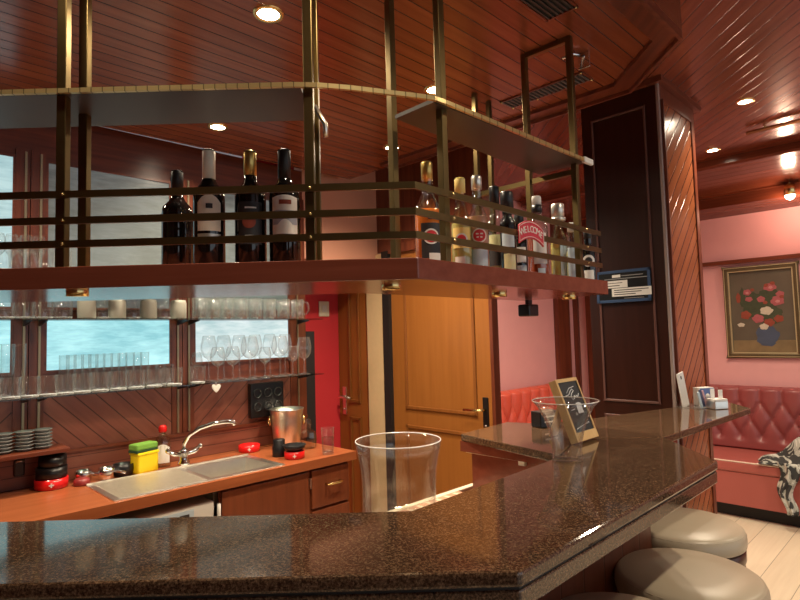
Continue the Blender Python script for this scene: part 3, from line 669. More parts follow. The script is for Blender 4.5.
# wine glasses
run(single(wine_glass(.038, .08, .175), 'wine_glass', 'glass'), 'wine_glass', 'glass', [(xs(x, 2.705), 2.705, ZL) for x in (217, 232)],
    'small stemmed wine glass at left of front row before the right pane', 'small wine glasses in front')
run(single(wine_glass(.047, .11, .225), 'wine_glass', 'glass'), 'wine_glass', 'glass', [(xs(249, 2.695), 2.695, ZL, 'large balloon wine glass, left one in the front row before right pane'), (xs(279, 2.695), 2.695, ZL, 'large balloon wine glass, right one in the front row before right pane')],
    '', 'balloon wine glasses in front')
run(single(wine_glass(.034, .08, .165), 'wine_glass', 'glass'), 'wine_glass', 'glass', [(xs(264, 2.712), 2.712, ZL, 'small wine glass between the two front balloon glasses'), (xs(291.5, 2.712), 2.712, ZL, 'slim wine glass second from right end of the lower shelf')],
    '', 'slim wine glasses')
run(single(wine_glass(.043, .09, .215), 'wine_glass', 'glass'), 'wine_glass', 'glass', [(xs(303, 2.72), 2.72, ZL, 'wine glass at the right end of lower shelf against the red wall')], '', 'end glass')
run(single(wine_glass(.040, .115, .235), 'wine_glass', 'glass'), 'wine_glass', 'glass', [(xs(x, 2.788), 2.788, ZL) for x in (208, 223, 238.5, 254, 269, 284)],
    'tall wine glass in back row against the right rippled pane', 'back row of wine glasses')
run(single(wine_glass(.028, .07, .15), 'wine_glass', 'glass'), 'wine_glass', 'glass', [(xs(x, 2.79), 2.79, ZL) for x in (196,)],
    'small stemmed glass behind last tumbler beside wine glasses', 'small stemmed glass')
# middle shelf: frosted mugs, tumblers between and handled mugs
run(single(MB().lathe([(.034, 0), (.037, .004), (.037, .075), (.033, .088), (.028, .09)], 22, cap1=True), 'frosted_tumbler', 'frost'), 'frosted_tumbler', 'glass',
    [(xs(86, 2.715), 2.715, ZM, 'first cream frosted tumbler from the left under the board'), (xs(116.5, 2.715), 2.715, ZM, 'second cream frosted tumbler from the left'), (xs(148, 2.715), 2.715, ZM, 'third cream frosted tumbler from the left'), (xs(178, 2.715), 2.715, ZM, 'last cream frosted tumbler, left of the handled mugs')],
    '', 'frosted tumblers on the middle shelf')
run(single(tumbler(.034, .085), 'tumbler', 'glass'), 'tumbler', 'glass', [(xs(x, 2.725), 2.725, ZM) for x in (101.5, 132, 163)],
    'short clear tumbler between two cream frosted tumblers', 'tumblers between frosted ones')
run(single(tumbler(.036, .085, .008, 1.05), 'tumbler', 'glass'), 'tumbler', 'glass', [(xs(x, 2.725), 2.725, ZM) for x in (3, 24, 42, 62)],
    'wide clear tumbler left of the frosted ones on middle shelf', 'wide tumblers at the left')
def beer_mug():
    o = MB().lathe([(.033, 0), (.036, .004), (.036, .11), (.034, .11), (.033, .012), (.001, .012)], 20).build('beer_mug', 'glass')
    MB().tube([(.034, 0, .095), (.055, 0, .092), (.064, 0, .075), (.064, 0, .045), (.055, 0, .03), (.034, 0, .026)], .005, 8).build('handle', 'glass', o)
    return o
run(beer_mug, 'beer_mug', 'mug', [(xs(x, 2.715), 2.715, ZM) for x in (199, 213, 227, 241, 255, 269, 283)] + [(xs(297, 2.715), 2.715, ZM, 'clear handled mug at the right end, handle against the red wall')],
    'clear handled beer mug in the row under the hanging board', 'handled mugs on the middle shelf', rz=0.1)
run(single(tumbler(.03, .12, .01), 'tumbler', 'glass'), 'tumbler', 'glass', [(xs(x, 2.785), 2.785, ZM) for x in (204, 220, 236, 252, 268)],
    'clear glass standing behind the handled mugs', 'glasses behind the mugs')
# top shelf, seen between the rails
run(single(tumbler(.03, .10, .008), 'tumbler', 'glass'), 'tumbler', 'glass', [(xs(x, 2.73), 2.73, ZTOP) for x in (0, 16, 32, 47, 62)],
    'clear tumbler on top glass shelf seen behind the brass rails', 'tumblers on the top shelf')
run(single(wine_glass(.028, .07, .16), 'wine_glass', 'glass'), 'wine_glass', 'glass', [(xs(x, 2.785), 2.785, ZTOP) for x in (-4, 10, 24, 37)],
    'stemmed glass in back row of top shelf at far left', 'stemmed glasses on top shelf')
def tray_():
    mb = MB().lathe([(.10, 0), (.12, .012), (.118, .014), (.10, .004)], 28, cap1=True); return mb.build('serving_tray', 'steel')
for u, lab in ((.80, 'round steel tray lying on top shelf, left of the wine bottles'), (1.06, 'round steel tray lying on top shelf behind the first wine bottle')):
    o = tray_(); o.location = W(u, 2.735 - .03, ZTOP); tag(o, lab, 'tray', 'trays on the top shelf')

# ================================================================== ITEMS ON BACK COUNTER AND WALL
ZC = .9
# small wooden shelf with saucers
t = thing('plate_shelf', 'narrow wooden wall shelf holding stacked glass saucers at far left', 'shelf', W(.35, 2.75, 1.068), R45)
MB().box(-.6, .345, -.09, .055, -.018, 0).build('board', 'mahog_x', t, bevel=.003)
MB().box(.06, .075, -.02, .054, -.06, -.018).build('bracket', 'black', t)
pr = None
for s, (x, sl) in enumerate(((4, 'left'), (25, 'middle'), (43, 'right'))):
    for k in range(6):
        lab = 'clear glass saucer in the %s stack on the narrow wooden shelf' % sl
        loc = W(xs(x, 2.735), 2.735, 1.0685 + k * .0135)
        if pr is None:
            pr = MB().lathe([(.022, 0), (.024, .002), (.037, .011), (.036, .0125), (.022, .004)], 22, cap1=True).build('saucer', 'saucer_glass'); tag(pr, lab, 'saucer'); pr['group'] = 'saucers in the %s stack' % sl; pr.location = loc
        else: dup(pr, loc, 0, lab, 'saucers in the %s stack' % sl)
def cross_mark(parent, r, z, ang, s):
    mb = MB().patch(r + .001, ang - s * .3 / r, ang + s * .3 / r, z - s, z + s, 4).patch(r + .001, ang - s / r, ang + s / r, z - s * .3, z + s * .3, 4)
    return mb.build('white_cross', 'white', parent)
def ashtray(mat, r=.05, h=.038):
    return MB().lathe([(r * .9, 0), (r, .004), (r, h), (r * .86, h), (r * .8, h * .4), (.001, h * .35)], 26)
x, y, _ = W(.645, 2.735); a = facing(x, y)
o = ashtray(0, .062, .042).build('ashtray', 'red_plastic', loc=(x, y, ZC)); tag(o, 'red round ashtray with white cross at the bottom of a black stack', 'ashtray', 'red ashtrays')
cross_mark(o, .062, .022, a, .009)
for k, (r, h, lab) in enumerate(((.058, .046, 'black round ashtray in middle of stack on the red one'), (.052, .045, 'black ashtray on top of the stack at left end'))):
    o = ashtray(0, r, h).build('ashtray', 'black', loc=(x + .004 * k, y, ZC + .0425 + k * .047)); tag(o, lab, 'ashtray', 'black ashtrays in the stack')
x, y, _ = W(1.567, 2.735); o = ashtray(0, .056, .036).build('ashtray', 'red_plastic', loc=(x, y, ZC)); tag(o, 'red ashtray by the back wall right of the tap', 'ashtray', 'red ashtrays')
cross_mark(o, .056, .018, facing(x, y), .008)
x, y, _ = W(1.622, 2.394); o = ashtray(0, .05, .036).build('ashtray', 'red_plastic', loc=(x, y, ZC)); tag(o, 'red ashtray in front of ice bucket with black bowl on it', 'ashtray', 'red ashtrays')
cross_mark(o, .05, .018, facing(x, y), .008)
o = MB().lathe([(.035, 0), (.048, .012), (.058, .03), (.054, .03), (.042, .014), (.001, .008)], 26).build('black_bowl', 'black', loc=(x, y, ZC + .0365)); tag(o, 'shallow black bowl sitting on the red ashtray by the bucket', 'bowl')
x, y, _ = W(1.599, 2.497); o = MB().lathe([(.033, 0), (.034, .003), (.034, .05), (.030, .055), (.030, .082), (.026, .086)], 22, cap1=True).build('black_canister', 'black', loc=(x, y, ZC)); tag(o, 'small black canister left of the red ashtray with bowl', 'canister')
# ice bucket with ring handles
t = thing('ice_bucket', 'shiny steel wine cooler bucket with ring handles below the sockets', 'ice bucket', W(1.768, 2.68, ZC))
MB().lathe([(.066, 0), (.07, .004), (.084, .15), (.084, .156), (.092, .20), (.096, .208), (.090, .208), (.080, .15), (.066, .008), (.001, .008)], 30).build('bucket', 'steel', t)
for a in (facing(*W(1.775, 2.70)[:2]) + 1.35, facing(*W(1.775, 2.70)[:2]) - 1.35):
    c = Vector((math.cos(a), math.sin(a), 0)) * .096; s = Vector((-math.sin(a), math.cos(a), 0))
    MB().tube([c + Vector((0, 0, .145)) + s * .022 * math.cos(q) + Vector((0, 0, .024 * math.sin(q))) for q in [2 * PI * k / 14 for k in range(14)]], .004, 8, closed=True).build('ring_handle', 'bright_brass', t)
t = thing('decanter', 'small cut glass decanter with stopper beside the steel bucket', 'decanter', W(1.815, 2.545, ZC))
MB().lathe([(.036, 0), (.042, .006), (.046, .05), (.04, .085), (.016, .10), (.014, .118), (.02, .124)], 10, smooth=False).build('body', 'bottle_clear', t)
MB().sphere((0, 0, .14), .018, 10, 6).build('stopper', 'bottle_clear', t)
t = thing('water_glass', 'tall glass half full of water at right end of back counter', 'glass', W(1.787, 2.338, ZC))
tumbler(.029, .132, .012, 1.15).build('tumbler', 'glass', t)
MB().lathe([(.0285, .0135), (.031, .085)], 20, cap1=True).build('water', 'water', t)
# dish soap, sponges
x, y, _ = W(1.112, 2.745)
t = thing('soap_bottle', 'clear washing up liquid bottle with red cap and white label', 'bottle', (x, y, ZC)); a = facing(x, y)
mx = Matrix.Rotation(a, 4, 'Z') @ Matrix.Diagonal((.6, 1, 1, 1))
MB().lathe([(.034, 0), (.037, .006), (.038, .10), (.030, .135), (.014, .155), (.012, .165)], 22, mtx=mx).build('body', 'bottle_clear', t)
MB().lathe([(.016, .163), (.019, .17), (.019, .187), (.012, .197)], 16, cap1=True).build('cap', 'red_plastic', t)
lb = MB(); lb.add([(.6 * .0385 * math.cos(q) + .0, .0385 * math.sin(q), z) for q in (-.9, -.45, 0, .45, .9) for z in (.02, .108 - .02 * abs(q) ** 2)], [(2 * i, 2 * i + 2, 2 * i + 3, 2 * i + 1) for i in range(4)], True, Matrix.Rotation(a, 4, 'Z')); lb.build('label', 'label_white', t)
t = thing('sponge_box', 'bright yellow plastic sponge holder box beside the washing up bottle', 'box', W(1.01, 2.70, ZC), R45 + .25)
MB().prism([(-.052, -.032), (.052, -.032), (.052, .032), (-.052, .032)], 0, .088).build('box', 'yellow', t, bevel=.008)
MB().box(-.055, .055, -.035, .035, .084, .096).build('rim', 'yellow', t, bevel=.004)
t = thing('green_sponge', 'green kitchen sponge lying on top of the yellow box', 'sponge', W(1.005, 2.70, ZC + .0965), R45 + .3)
MB().box(-.056, .056, -.03, .03, .011, .038).build('sponge', 'green', t, bevel=.006)
MB().box(-.056, .056, -.03, .03, 0, .011).build('scouring_pad', 'green_dark', t, bevel=.002)
# metal dishes
for (u, v, r, h, mt, lab, nm) in ((.772, 2.755, .036, .045, 'chrome', 'small chrome bowl right of the black ashtray stack', 'metal_bowl'), (.850, 2.705, .034, .05, 'chrome', 'small chrome cup in the middle of the metal dishes', 'metal_cup'), (.925, 2.72, .045, .052, 'black', 'black glossy bowl left of the yellow sponge box', 'black_bowl')):
    o = MB().lathe([(r * .7, 0), (r * .9, .006), (r, h * .6), (r * .97, h), (r * .9, h), (r * .85, h * .5), (.001, .01)], 22).build(nm, mt, loc=W(u, v, ZC)); tag(o, lab, 'bowl' if 'bowl' in nm else 'cup')
    if mt == 'chrome': MB().tube([(r * .9, 0, h * .7), (r + .03, 0, h * .62), (r + .05, 0, h * .5)], .006).build('handle', 'chrome', o)
o = MB().lathe([(.03, 0), (.033, .004), (.03, .025), (.02, .03)], 18, cap1=True).build('red_lid', plain('dull_red', (.25, .03, .03), .3), loc=W(.745, 2.68, ZC)); tag(o, 'low dull red lid lying by the chrome bowl', 'lid')
t = thing('bottle_opener', 'black wall bottle opener fixed under the narrow saucer shelf', 'bottle opener', W(.545, 2.815, .955), R45)
MB().box(-.02, .02, -.012, 0, 0, .075).build('plate', 'black', t, bevel=.006)
MB().tube([(-.013, -.012, .06), (-.012, -.03, .065), (.012, -.03, .065), (.013, -.012, .06)], .004).build('hook', 'steel', t)
# sockets
t = thing('socket_panel', 'black panel of round power sockets under the wine glasses', 'socket panel', W(1.715, 2.82, 1.06), R45)
MB().box(-.105, .105, -.035, 0, 0, .19).build('plate', 'black', t, bevel=.004)
for i in range(3):
    for j in range(2):
        mx = Matrix.Translation((-.066 + i * .066, -.036, .06 + j * .075)) @ Matrix.Rotation(PI / 2, 4, 'X')
        MB().lathe([(.026, 0), (.026, .004), (.021, .004), (.019, -.012), (.001, -.012)], 20, cap0=False, mtx=mx).build('socket', plain('socket_black', (.02, .02, .022), .35), t)
# heart tag
hp = [(0, -.022), (.012, -.012), (.022, .002), (.024, .012), (.018, .02), (.009, .02), (0, .011), (-.009, .02), (-.018, .02), (-.024, .012), (-.022, .002), (-.012, -.012)]
t = thing('heart_tag', 'small white heart tag hanging from the lower glass shelf', 'tag', W(xs(215, 2.675), 2.672, 1.255), R45)
MB().prism(hp, -.003, .003, Matrix.Rotation(PI / 2, 4, 'X')).build('heart', 'white', t, bevel=.002)
MB().tube([(0, 0, .012), (0, .003, .03)], .001).build('string', 'white', t)
# light switch on the red wall, black cabinet edge
t = thing('light_switch', 'cream light switch on the red wall beside the mugs', 'light switch', W(2.497, 3.289, 1.70), R45)
MB().box(-.045, .045, -.012, 0, -.055, .055).build('plate', 'cream', t, bevel=.004)
MB().box(-.02, .02, -.018, -.012, -.025, .025).build('rocker', 'white', t, bevel=.003)
o = MB().box(2.035, 2.105, 2.87, 3.27, 0, 1.534).build('tall_cabinet', 'black_matt', rotz=R45); tag(o, 'tall narrow black cabinet standing beside the red wall', 'cabinet')

# ================================================================== BOTTLES
def bottle(name, x, y, z, label, group, prof, mat, parts, caps, arrow=0):
    """prof: outline of the glass; parts: list of (name, builder) ; caps: (name, outline, material)"""
    t = thing(name, label, 'bottle', (x, y, z), facing(x, y) + arrow, group)
    MB().lathe(prof, 26).build('glass_body', mat, t)
    for nm, pf, mt in caps: MB().lathe(pf, 22, cap1=True).build(nm, mt, t)
    for nm, mb, mt in parts: mb.build(nm, mt, t)
    return t
def bordeaux(r=.038, h=.30):
    return [(r * .9, 0), (r, .005), (r, h * .60), (r * .93, h * .655), (r * .55, h * .715), (.0155, h * .76), (.0148, h * .97), (.0155, h * .975), (.0155, h)]
capsule = lambda h, c=.065: [(.0160, h - c), (.0160, h - .004), (.014, h + .001)]
ZS = ZT + .0005
G = 'dark wine bottles behind the left rails'
bottle('wine_bottle', -.597, 1.505, ZS, 'darkest wine bottle with black neck, leftmost of the four', G, bordeaux(.040, .29), 'wine_glass_dark', [], [('capsule', capsule(.29, .06), 'black_foil')])
bottle('wine_bottle', -.470, 1.385, ZS, 'wine bottle with a cream white neck capsule and cream label', G, bordeaux(.0385, .305), 'wine_glass_dark',
       [('label', MB().patch(.0385, -.75, .75, .095, .185, arch=.02), 'label_cream'), ('emblem', MB().patch(.0393, -.2, .2, .15, .162, 6), 'ink'), ('lower_label', MB().patch(.0385, -.75, .75, .078, .088), 'silver_foil')], [('capsule', capsule(.305, .075), 'cream_foil')])
bottle('wine_bottle', -.368, 1.39, ZS, 'wine bottle with a gold neck capsule and dark label', G, bordeaux(.0385, .30), 'wine_glass_dark',
       [('label', MB().patch(.0385, -.75, .75, .06, .165), 'label_dark'), ('emblem', MB().disc_patch(.039, -.1, .115, .016), 'petal_red'), ('lettering_strip', MB().patch(.0395, -.35, .35, .148, .152, 6).patch(.0395, -.35, .35, .078, .082, 6), 'label_white')], [('capsule', capsule(.30, .062), 'gold_foil')])
bottle('wine_bottle', -.281, 1.385, ZS, 'wine bottle with matt black capsule and large white picture label', G, bordeaux(.0385, .30), 'wine_glass_dark',
       [('label', MB().patch(.0385, -.85, .85, .082, .178, arch=.006), 'label_white'), ('picture', MB().patch(.0393, -.35, .4, .155, .166, 6), 'petal_red'), ('blue_band', MB().patch(.0393, -.8, .8, .105, .14, 8), plain('grey_blue_print', (.36, .38, .46), .6)), ('arch_print', MB().patch(.040, -.6, .6, .082, .118, 10, arch=.024), 'label_white')], [('capsule', capsule(.30, .072), 'black_foil')])
G = 'spirit bottles behind the right rails'
def spot(x, w): r = (x + 2.7 - 400) / 562; y = (1.23 + w * math.sqrt(2)) / (1 - r); return r * y, y
def spirit(x, w, label, prof, mat, parts, caps, name='spirit_bottle'):
    px, py = spot(x, w); return bottle(name, px, py, ZS, label, G, prof, mat, parts, caps)
def rum(r, h, fill=.55):
    return [(r * .92, 0), (r, .006), (r, h * .5), (r * .96, h * .57), (r * .6, h * .66), (.0145, h * .71), (.0135, h * .9), (.0155, h * .905), (.0155, h)]
def liquid(r, h, lvl):
    pf = [(r * .90, .004), (r * .965, .008), (r * .965, min(lvl, h * .5)), ]
    if lvl > h * .5: pf.append((r * .90, lvl))
    return MB().lathe(pf, 24, cap1=True)
t = spirit(428, .14, 'round shouldered amber rum bottle with gold cap at shelf corner', rum(.037, .298), 'bottle_clear',
           [('amber_spirit', liquid(.037, .298, .165), 'rum'), ('label', MB().patch(.037, -.55, .95, .03, .125), 'label_dark'), ('badge', MB().disc_patch(.0382, .18, .088, .021), 'label_white'), ('badge_centre', MB().disc_patch(.0388, .18, .088, .0165), 'label_red'), ('lower_label', MB().patch(.0382, .0, .9, .006, .044), 'label_white'), ('neck_label', MB().patch(.036, -.1, .75, .135, .15, arch=.02), 'label_dark')],
           [('cap', capsule(.298, .048), 'gold_foil')])
text('Club', .017, 'white', t, (.0395, .0072, .088), (PI / 2, 0, PI / 2))
t = spirit(461, .155, 'slim bottle with yellow cap and yellow edged label, half behind post', rum(.030, .285), 'bottle_pale',
           [('straw_spirit', liquid(.030, .285, .15), 'straw'), ('label', MB().patch(.030, -.9, .9, .075, .135), 'label_yellow'), ('badge', MB().disc_patch(.0312, 0, .10, .018), 'label_white'), ('badge_centre', MB().disc_patch(.0318, 0, .10, .013), 'label_red'), ('lower_label', MB().patch(.0305, -.7, .3, .012, .05), 'label_white')],
           [('cap', capsule(.285, .042), 'label_yellow')])
t = spirit(478, .14, 'clear bottle with silver cap and red round badge beside yellow one', rum(.032, .30), 'bottle_clear',
           [('pale_spirit', liquid(.032, .30, .175), 'blush'), ('label', MB().patch(.032, -.9, .9, .012, .075), 'label_blue'), ('badge', MB().disc_patch(.0332, .1, .115, .022), 'label_white'), ('badge_centre', MB().disc_patch(.0338, .1, .115, .018), 'label_red'), ('badge_print', MB().patch(.0344, -.2, .4, .118, .122, 6).patch(.0344, -.15, .35, .108, .112, 6), 'label_white')],
           [('cap', capsule(.30, .04), 'silver_foil')])
spirit(495.5, .178, 'clear bottle with a long black cap right of the silver capped one', rum(.027, .30), 'bottle_clear',
       [('clear_spirit', liquid(.027, .30, .14), 'straw'), ('label', MB().patch(.027, -.9, .9, .04, .10), 'label_dark'), ('lower_label', MB().patch(.0275, -.9, .2, .008, .035), 'label_yellow')], [('cap', capsule(.30, .058), 'black_foil')])
spirit(508, .115, 'tall dark bottle with black cap and narrow white label strip', bordeaux(.025, .265), 'wine_glass_dark',
       [('label', MB().patch(.025, -.8, .8, .09, .135), 'label_blue'), ('lower_label', MB().patch(.025, -.6, .9, .012, .07), 'straw')], [('cap', [(.0205, .215), (.0205, .262), (.018, .266)], 'black_foil')])
spirit(519.5, .15, 'short dark bottle with white label left of the welcome sign', bordeaux(.024, .215), 'wine_glass_dark',
       [('label', MB().patch(.024, -.85, .85, .055, .105), 'label_white'), ('lower_label', MB().patch(.0245, -.85, .85, .012, .045), 'label_blue')], [('cap', capsule(.215, .03), 'black_foil')])
spirit(538, .14, 'dark amber bottle with white ringed black neck behind the welcome sign', bordeaux(.034, .29), 'bottle_clear',
       [('amber_spirit', liquid(.034, .29, .16), 'rum_dark'), ('label', MB().patch(.034, -.5, .9, .055, .16), 'label_white'), ('lower_label', MB().patch(.0345, -.1, .6, .01, .04), 'label_blue')], [('cap', capsule(.29, .03), 'white'), ('neck_sleeve', [(.0175, .235), (.0175, .26)], 'black_foil')])
spirit(559, .15, 'pale yellow spirit bottle with a silver screw cap', rum(.031, .29), 'bottle_pale',
       [('straw_spirit', liquid(.031, .29, .15), 'straw'), ('label', MB().patch(.031, .1, .9, .02, .14), 'label_blue'), ('badge', MB().disc_patch(.0322, -.35, .135, .012), 'gold_foil')], [('cap', [(.023, .238), (.023, .286), (.02, .29)], 'silver_foil'), ('cap_ring', [(.027, .228), (.027, .238)], 'silver_foil')])
spirit(572.5, .095, 'small bottle with pale blue label beside the last brass post', rum(.023, .21), 'bottle_clear',
       [('clear_spirit', liquid(.023, .21, .11), 'straw'), ('label', MB().patch(.023, -.8, .8, .01, .12), 'label_blue')], [('cap', capsule(.21, .03), 'white')])
spirit(588, .11, 'dark bottle with white oval label, rightmost on the hanging shelf', bordeaux(.028, .20), 'wine_glass_dark',
       [('label', MB().disc_patch(.0285, 0, .085, .022), 'label_white'), ('label_centre', MB().disc_patch(.029, 0, .085, .013), 'label_dark'), ('lower_label', MB().patch(.0288, -.6, .6, .012, .05), 'label_white')], [('cap', capsule(.20, .03), 'black_foil')])
# WELCOME sign hung on the rail
wx, wy = .379, 1.607
t = thing('welcome_sign', 'curved red sign reading WELCOME hung on the brass rail', 'sign', (wx - .006, wy - .036, 1.766), R45); t.scale = (1.2, 1, 1.15)
n_ = 16; vs = []
for yy in (0, -.004):
    for i in range(n_ + 1):
        q = -1 + 2 * i / n_; x = q * .052; bow = .016 * (1 - q * q)
        vs += [(x, yy, bow - .022), (x, yy, bow + .022)]
o_ = 2 * (n_ + 1); fs = []
for i in range(n_):
    a, b, c, d_ = 2 * i, 2 * i + 1, 2 * i + 3, 2 * i + 2
    fs += [(a, b, c, d_), (a + o_, d_ + o_, c + o_, b + o_), (b, b + o_, c + o_, c), (a, d_, d_ + o_, a + o_)]
fs += [(0, o_, o_ + 1, 1), (2 * n_, 2 * n_ + 1, o_ + 2 * n_ + 1, o_ + 2 * n_)]
MB().add(vs, fs).build('plate', 'welcome_red', t)
for i, ch in enumerate('WELCOME'):
    q = (-.78 + 1.56 * i / 6); text(ch, .023, 'white', t, (q * .052, -.0046, .016 * (1 - q * q)), (PI / 2, math.atan(.016 * 2 * q / .052), 0), name='letter')
MB().tube([(q * .052, -.0045, .016 * (1 - q * q) + s * .018) for s, qs in ((1, [k / 8 - 1 for k in range(17)]), (-1, [1 - k / 8 for k in range(17)])) for q in qs], .0008, 6, closed=True).build('border_line', 'white', t)

# ================================================================== ON THE BAR
t = thing('wine_cooler', 'wide clear acrylic cooler vessel standing behind the front bar', 'cooler', (-.019, 1.875, .9035))
H = .25; R = .142
pr = [(R * .84, 0), (R * .87, .004), (R * .845, .06), (R * .845, .11), (R * .875, .16), (R * .94, .21), (R, H), (R - .004, H), (R * .92, .21), (R * .855, .16), (R * .825, .12), (R * .82, .06), (R * .80, .008), (.001, .008)]
MB().lathe(pr, 48).build('vessel', 'acrylic', t)
MB().tube([((R - .002) * math.cos(2 * PI * k / 48), (R - .002) * math.sin(2 * PI * k / 48), H) for k in range(48)], .0018, 8, closed=True).build('rim', plain('bright_acrylic_rim', (.85, .85, .82), .1, spec=.8), t)
t = thing('glass_vase', 'clear flared glass vase standing on the granite before the chalkboard', 'vase', (.478, 1.672, 1.1205))
pr = [(.043, 0), (.044, .004), (.042, .03), (.044, .055), (.051, .085), (.063, .12), (.081, .155), (.096, .172), (.0935, .172), (.078, .153), (.060, .118), (.048, .085), (.041, .055), (.039, .03), (.038, .010), (.001, .010)]
MB().lathe(pr, 40).build('vessel', 'acrylic', t)
MB().tube([(.0948 * math.cos(2 * PI * k / 44), .0948 * math.sin(2 * PI * k / 44), .172) for k in range(44)], .0014, 6, closed=True).build('rim', plain('glass_rim', (.75, .72, .66), .1, spec=.8), t)
# chalkboard menu stand
t = thing('chalkboard_stand', 'small pine framed chalkboard menu stand leaning back on the counter', 'menu board', (.622, 1.930, 1.127), R45)
tilt = Matrix.Rotation(math.radians(-20.5), 4, 'X'); Wd, Hh = .064, .215
MB().box(-Wd, Wd, -.004, .004, .012, Hh - .012, tilt).build('slate', 'chalkboard', t)
mb = MB().box(-Wd, Wd, -.008, .014, 0, .03, tilt).box(-Wd, Wd, -.007, .012, Hh - .012, Hh, tilt).box(-Wd - .011, -Wd, -.007, .022, 0, Hh, tilt).box(Wd, Wd + .008, -.007, .012, 0, Hh, tilt)
mb.build('frame', 'pine', t, bevel=.001)
MB().add([(-.02, .072, .15), (.02, .072, .15), (.02, .125, 0), (-.02, .125, 0), (-.02, .080, .155), (.02, .080, .155), (.02, .135, 0), (-.02, .135, 0)], [(0, 1, 2, 3), (7, 6, 5, 4), (0, 4, 5, 1), (1, 5, 6, 2), (2, 6, 7, 3), (3, 7, 4, 0)]).build('rear_leg', 'pine', t)
def chalk(pts, r=.0017): return MB().tube([tilt @ Vector((x, -.0048, z)) for x, z in pts], r, 6)
sq = [(-.045, .155), (-.02, .158), (-.005, .168), (.012, .176), (.02, .170), (.0, .160), (-.01, .150), (-.004, .140), (.008, .142), (.014, .152), (.02, .145), (.028, .152), (.034, .146), (.046, .156)]
chalk(sq).build('chalk_script', 'chalk', t)
chalk([(-.03, .165), (-.005, .180), (.03, .184)], .0014).build('chalk_script', 'chalk', t)
MB().add([tilt @ Vector((x, -.0052, z)) for x, z in ((.0, .090), (.036, .090), (.038, .122), (.026, .128), (.003, .126))], [(0, 1, 2, 3, 4)]).build('chalk_drawing', 'chalk', t)
chalk([(-.04, .105), (-.015, .107)], .0012).build('chalk_script', 'chalk', t)
chalk([(-.05 + .006 * k, .040 + .004 * (k % 2) + .0008 * k) for k in range(17)], .0011).build('chalk_script', 'chalk', t)
t = thing('menu_holder', 'small black leather menu block behind the glass vase', 'menu holder', (.565, 2.255, 1.1205), R45 - .35)
MB().box(-.05, .05, -.03, .03, 0, .062).build('block', 'black', t, bevel=.004)
mb = MB()
for zz in (.02, .04): mb.box(-.03, .03, -.0312, -.0302, zz, zz + .006)
mb.build('printed_lines', 'label_white', t)
# leaflets by the column
t = thing('leaflet_stand', 'tall white leaflet leaning against the column on the counter wing', 'leaflet', W(2.875, .965, 1.1205), R45 - .2)
tl = Matrix.Rotation(math.radians(-14), 4, 'Y')
MB().box(-.026, .026, -.006, .0, 0, .165, tl).build('leaflet', 'white_paper', t)
MB().box(-.004, .004, -.0072, -.006, .135, .15, tl).build('printed_mark', 'ink', t)
MB().box(-.03, .034, -.03, .03, 0, .008).box(-.03, .034, .0, .006, .0, .03).build('foot', 'acrylic', t)
t = thing('card_rack', 'small clear rack with blue and pink cards beside the white leaflet', 'card rack', W(2.848, .893, 1.1205), R45 - .3)
tl = Matrix.Rotation(math.radians(-18), 4, 'Y')
MB().box(-.03, .03, -.025, .025, 0, .006).box(.026, .03, -.025, .025, 0, .05).build('rack', 'acrylic', t)
MB().box(-.018, -.006, -.024, -.018, .008, .085, tl).build('card', 'label_blue', t)
MB().box(-.004, .01, -.024, -.018, .008, .09, tl).build('card', plain('dark_blue_card', (.05, .06, .14), .4), t)
MB().box(.012, .024, -.024, -.018, .008, .08, tl).build('card', plain('pink_card', (.55, .32, .36), .4), t)
t = thing('blue_box', 'small blue and white packet standing near the end of the wing', 'packet', W(2.965, .91, 1.1205), R45 - .6)
MB().box(-.04, .04, -.02, .02, 0, .085).build('carton', 'label_white', t)
MB().box(-.034, .041, -.0212, .021, .012, .082).build('blue_panel', plain('mid_blue', (.12, .18, .42), .4), t)
MB().lathe([(.012, 0), (.012, .002)], 18, cap1=True, mtx=Matrix.Translation((.005, -.021, .045)) @ Matrix.Rotation(PI / 2, 4, 'X')).build('round_mark', 'white', t)
t = thing('napkin_box', 'low metal and white napkin box at front of the counter wing', 'box', W(2.865, .825, 1.1205), R45 - .55)
MB().box(-.035, .035, -.03, .03, 0, .038).build('tray', 'steel', t, bevel=.003)
MB().box(-.033, .033, -.028, .028, .038, .046).build('napkins', 'white_paper', t)
MB().box(.010, .03, -.005, .0, .046, .085).box(-.02, .0, .01, .014, .046, .09).build('paper_slip', 'white_paper', t)

# ================================================================== STOOLS
def stool():
    t = thing('bar_stool', '', 'bar stool', (0, 0, 0), 0, 'taupe bar stools along the counter')
    r = .191
    MB().lathe([(r * .90, 0.765), (r * .985, 0.772), (r, 0.788), (r * .995, 0.806), (r * .965, 0.818), (r * .91, 0.826), (r * .5, 0.830), (.001, 0.831)], 40, cap0=True).build('seat_cushion', 'taupe', t)
    MB().tube([(r * .955 * math.cos(2 * PI * k / 44), r * .955 * math.sin(2 * PI * k / 44), 0.816) for k in range(44)], .003, 6, closed=True).build('piping', 'taupe', t)
    MB().lathe([(r * .80, 0.720), (r * .95, 0.720), (r * .97, 0.730), (r * .97, 0.762), (r * .95, 0.767), (r * .80, 0.767), (r * .80, 0.720)], 36, cap0=False).build('seat_ring', 'stool_wood', t)
    for k in range(4):
        a = PI / 4 + k * PI / 2; c, s = math.cos(a), math.sin(a)
        MB().tube([(c * q, s * q, z) for q, z in ((.155, 0.740), (.168, 0.690), (.172, .5), (.178, .25), (.19, .0))], [.022, .019, .017, .016, .015], 8).build('leg', 'stool_wood', t)
    MB().tube([(.172 * math.cos(2 * PI * k / 28), .172 * math.sin(2 * PI * k / 28), .25) for k in range(28)], .009, 8, closed=True).build('foot_ring', 'bright_brass', t)
    return t
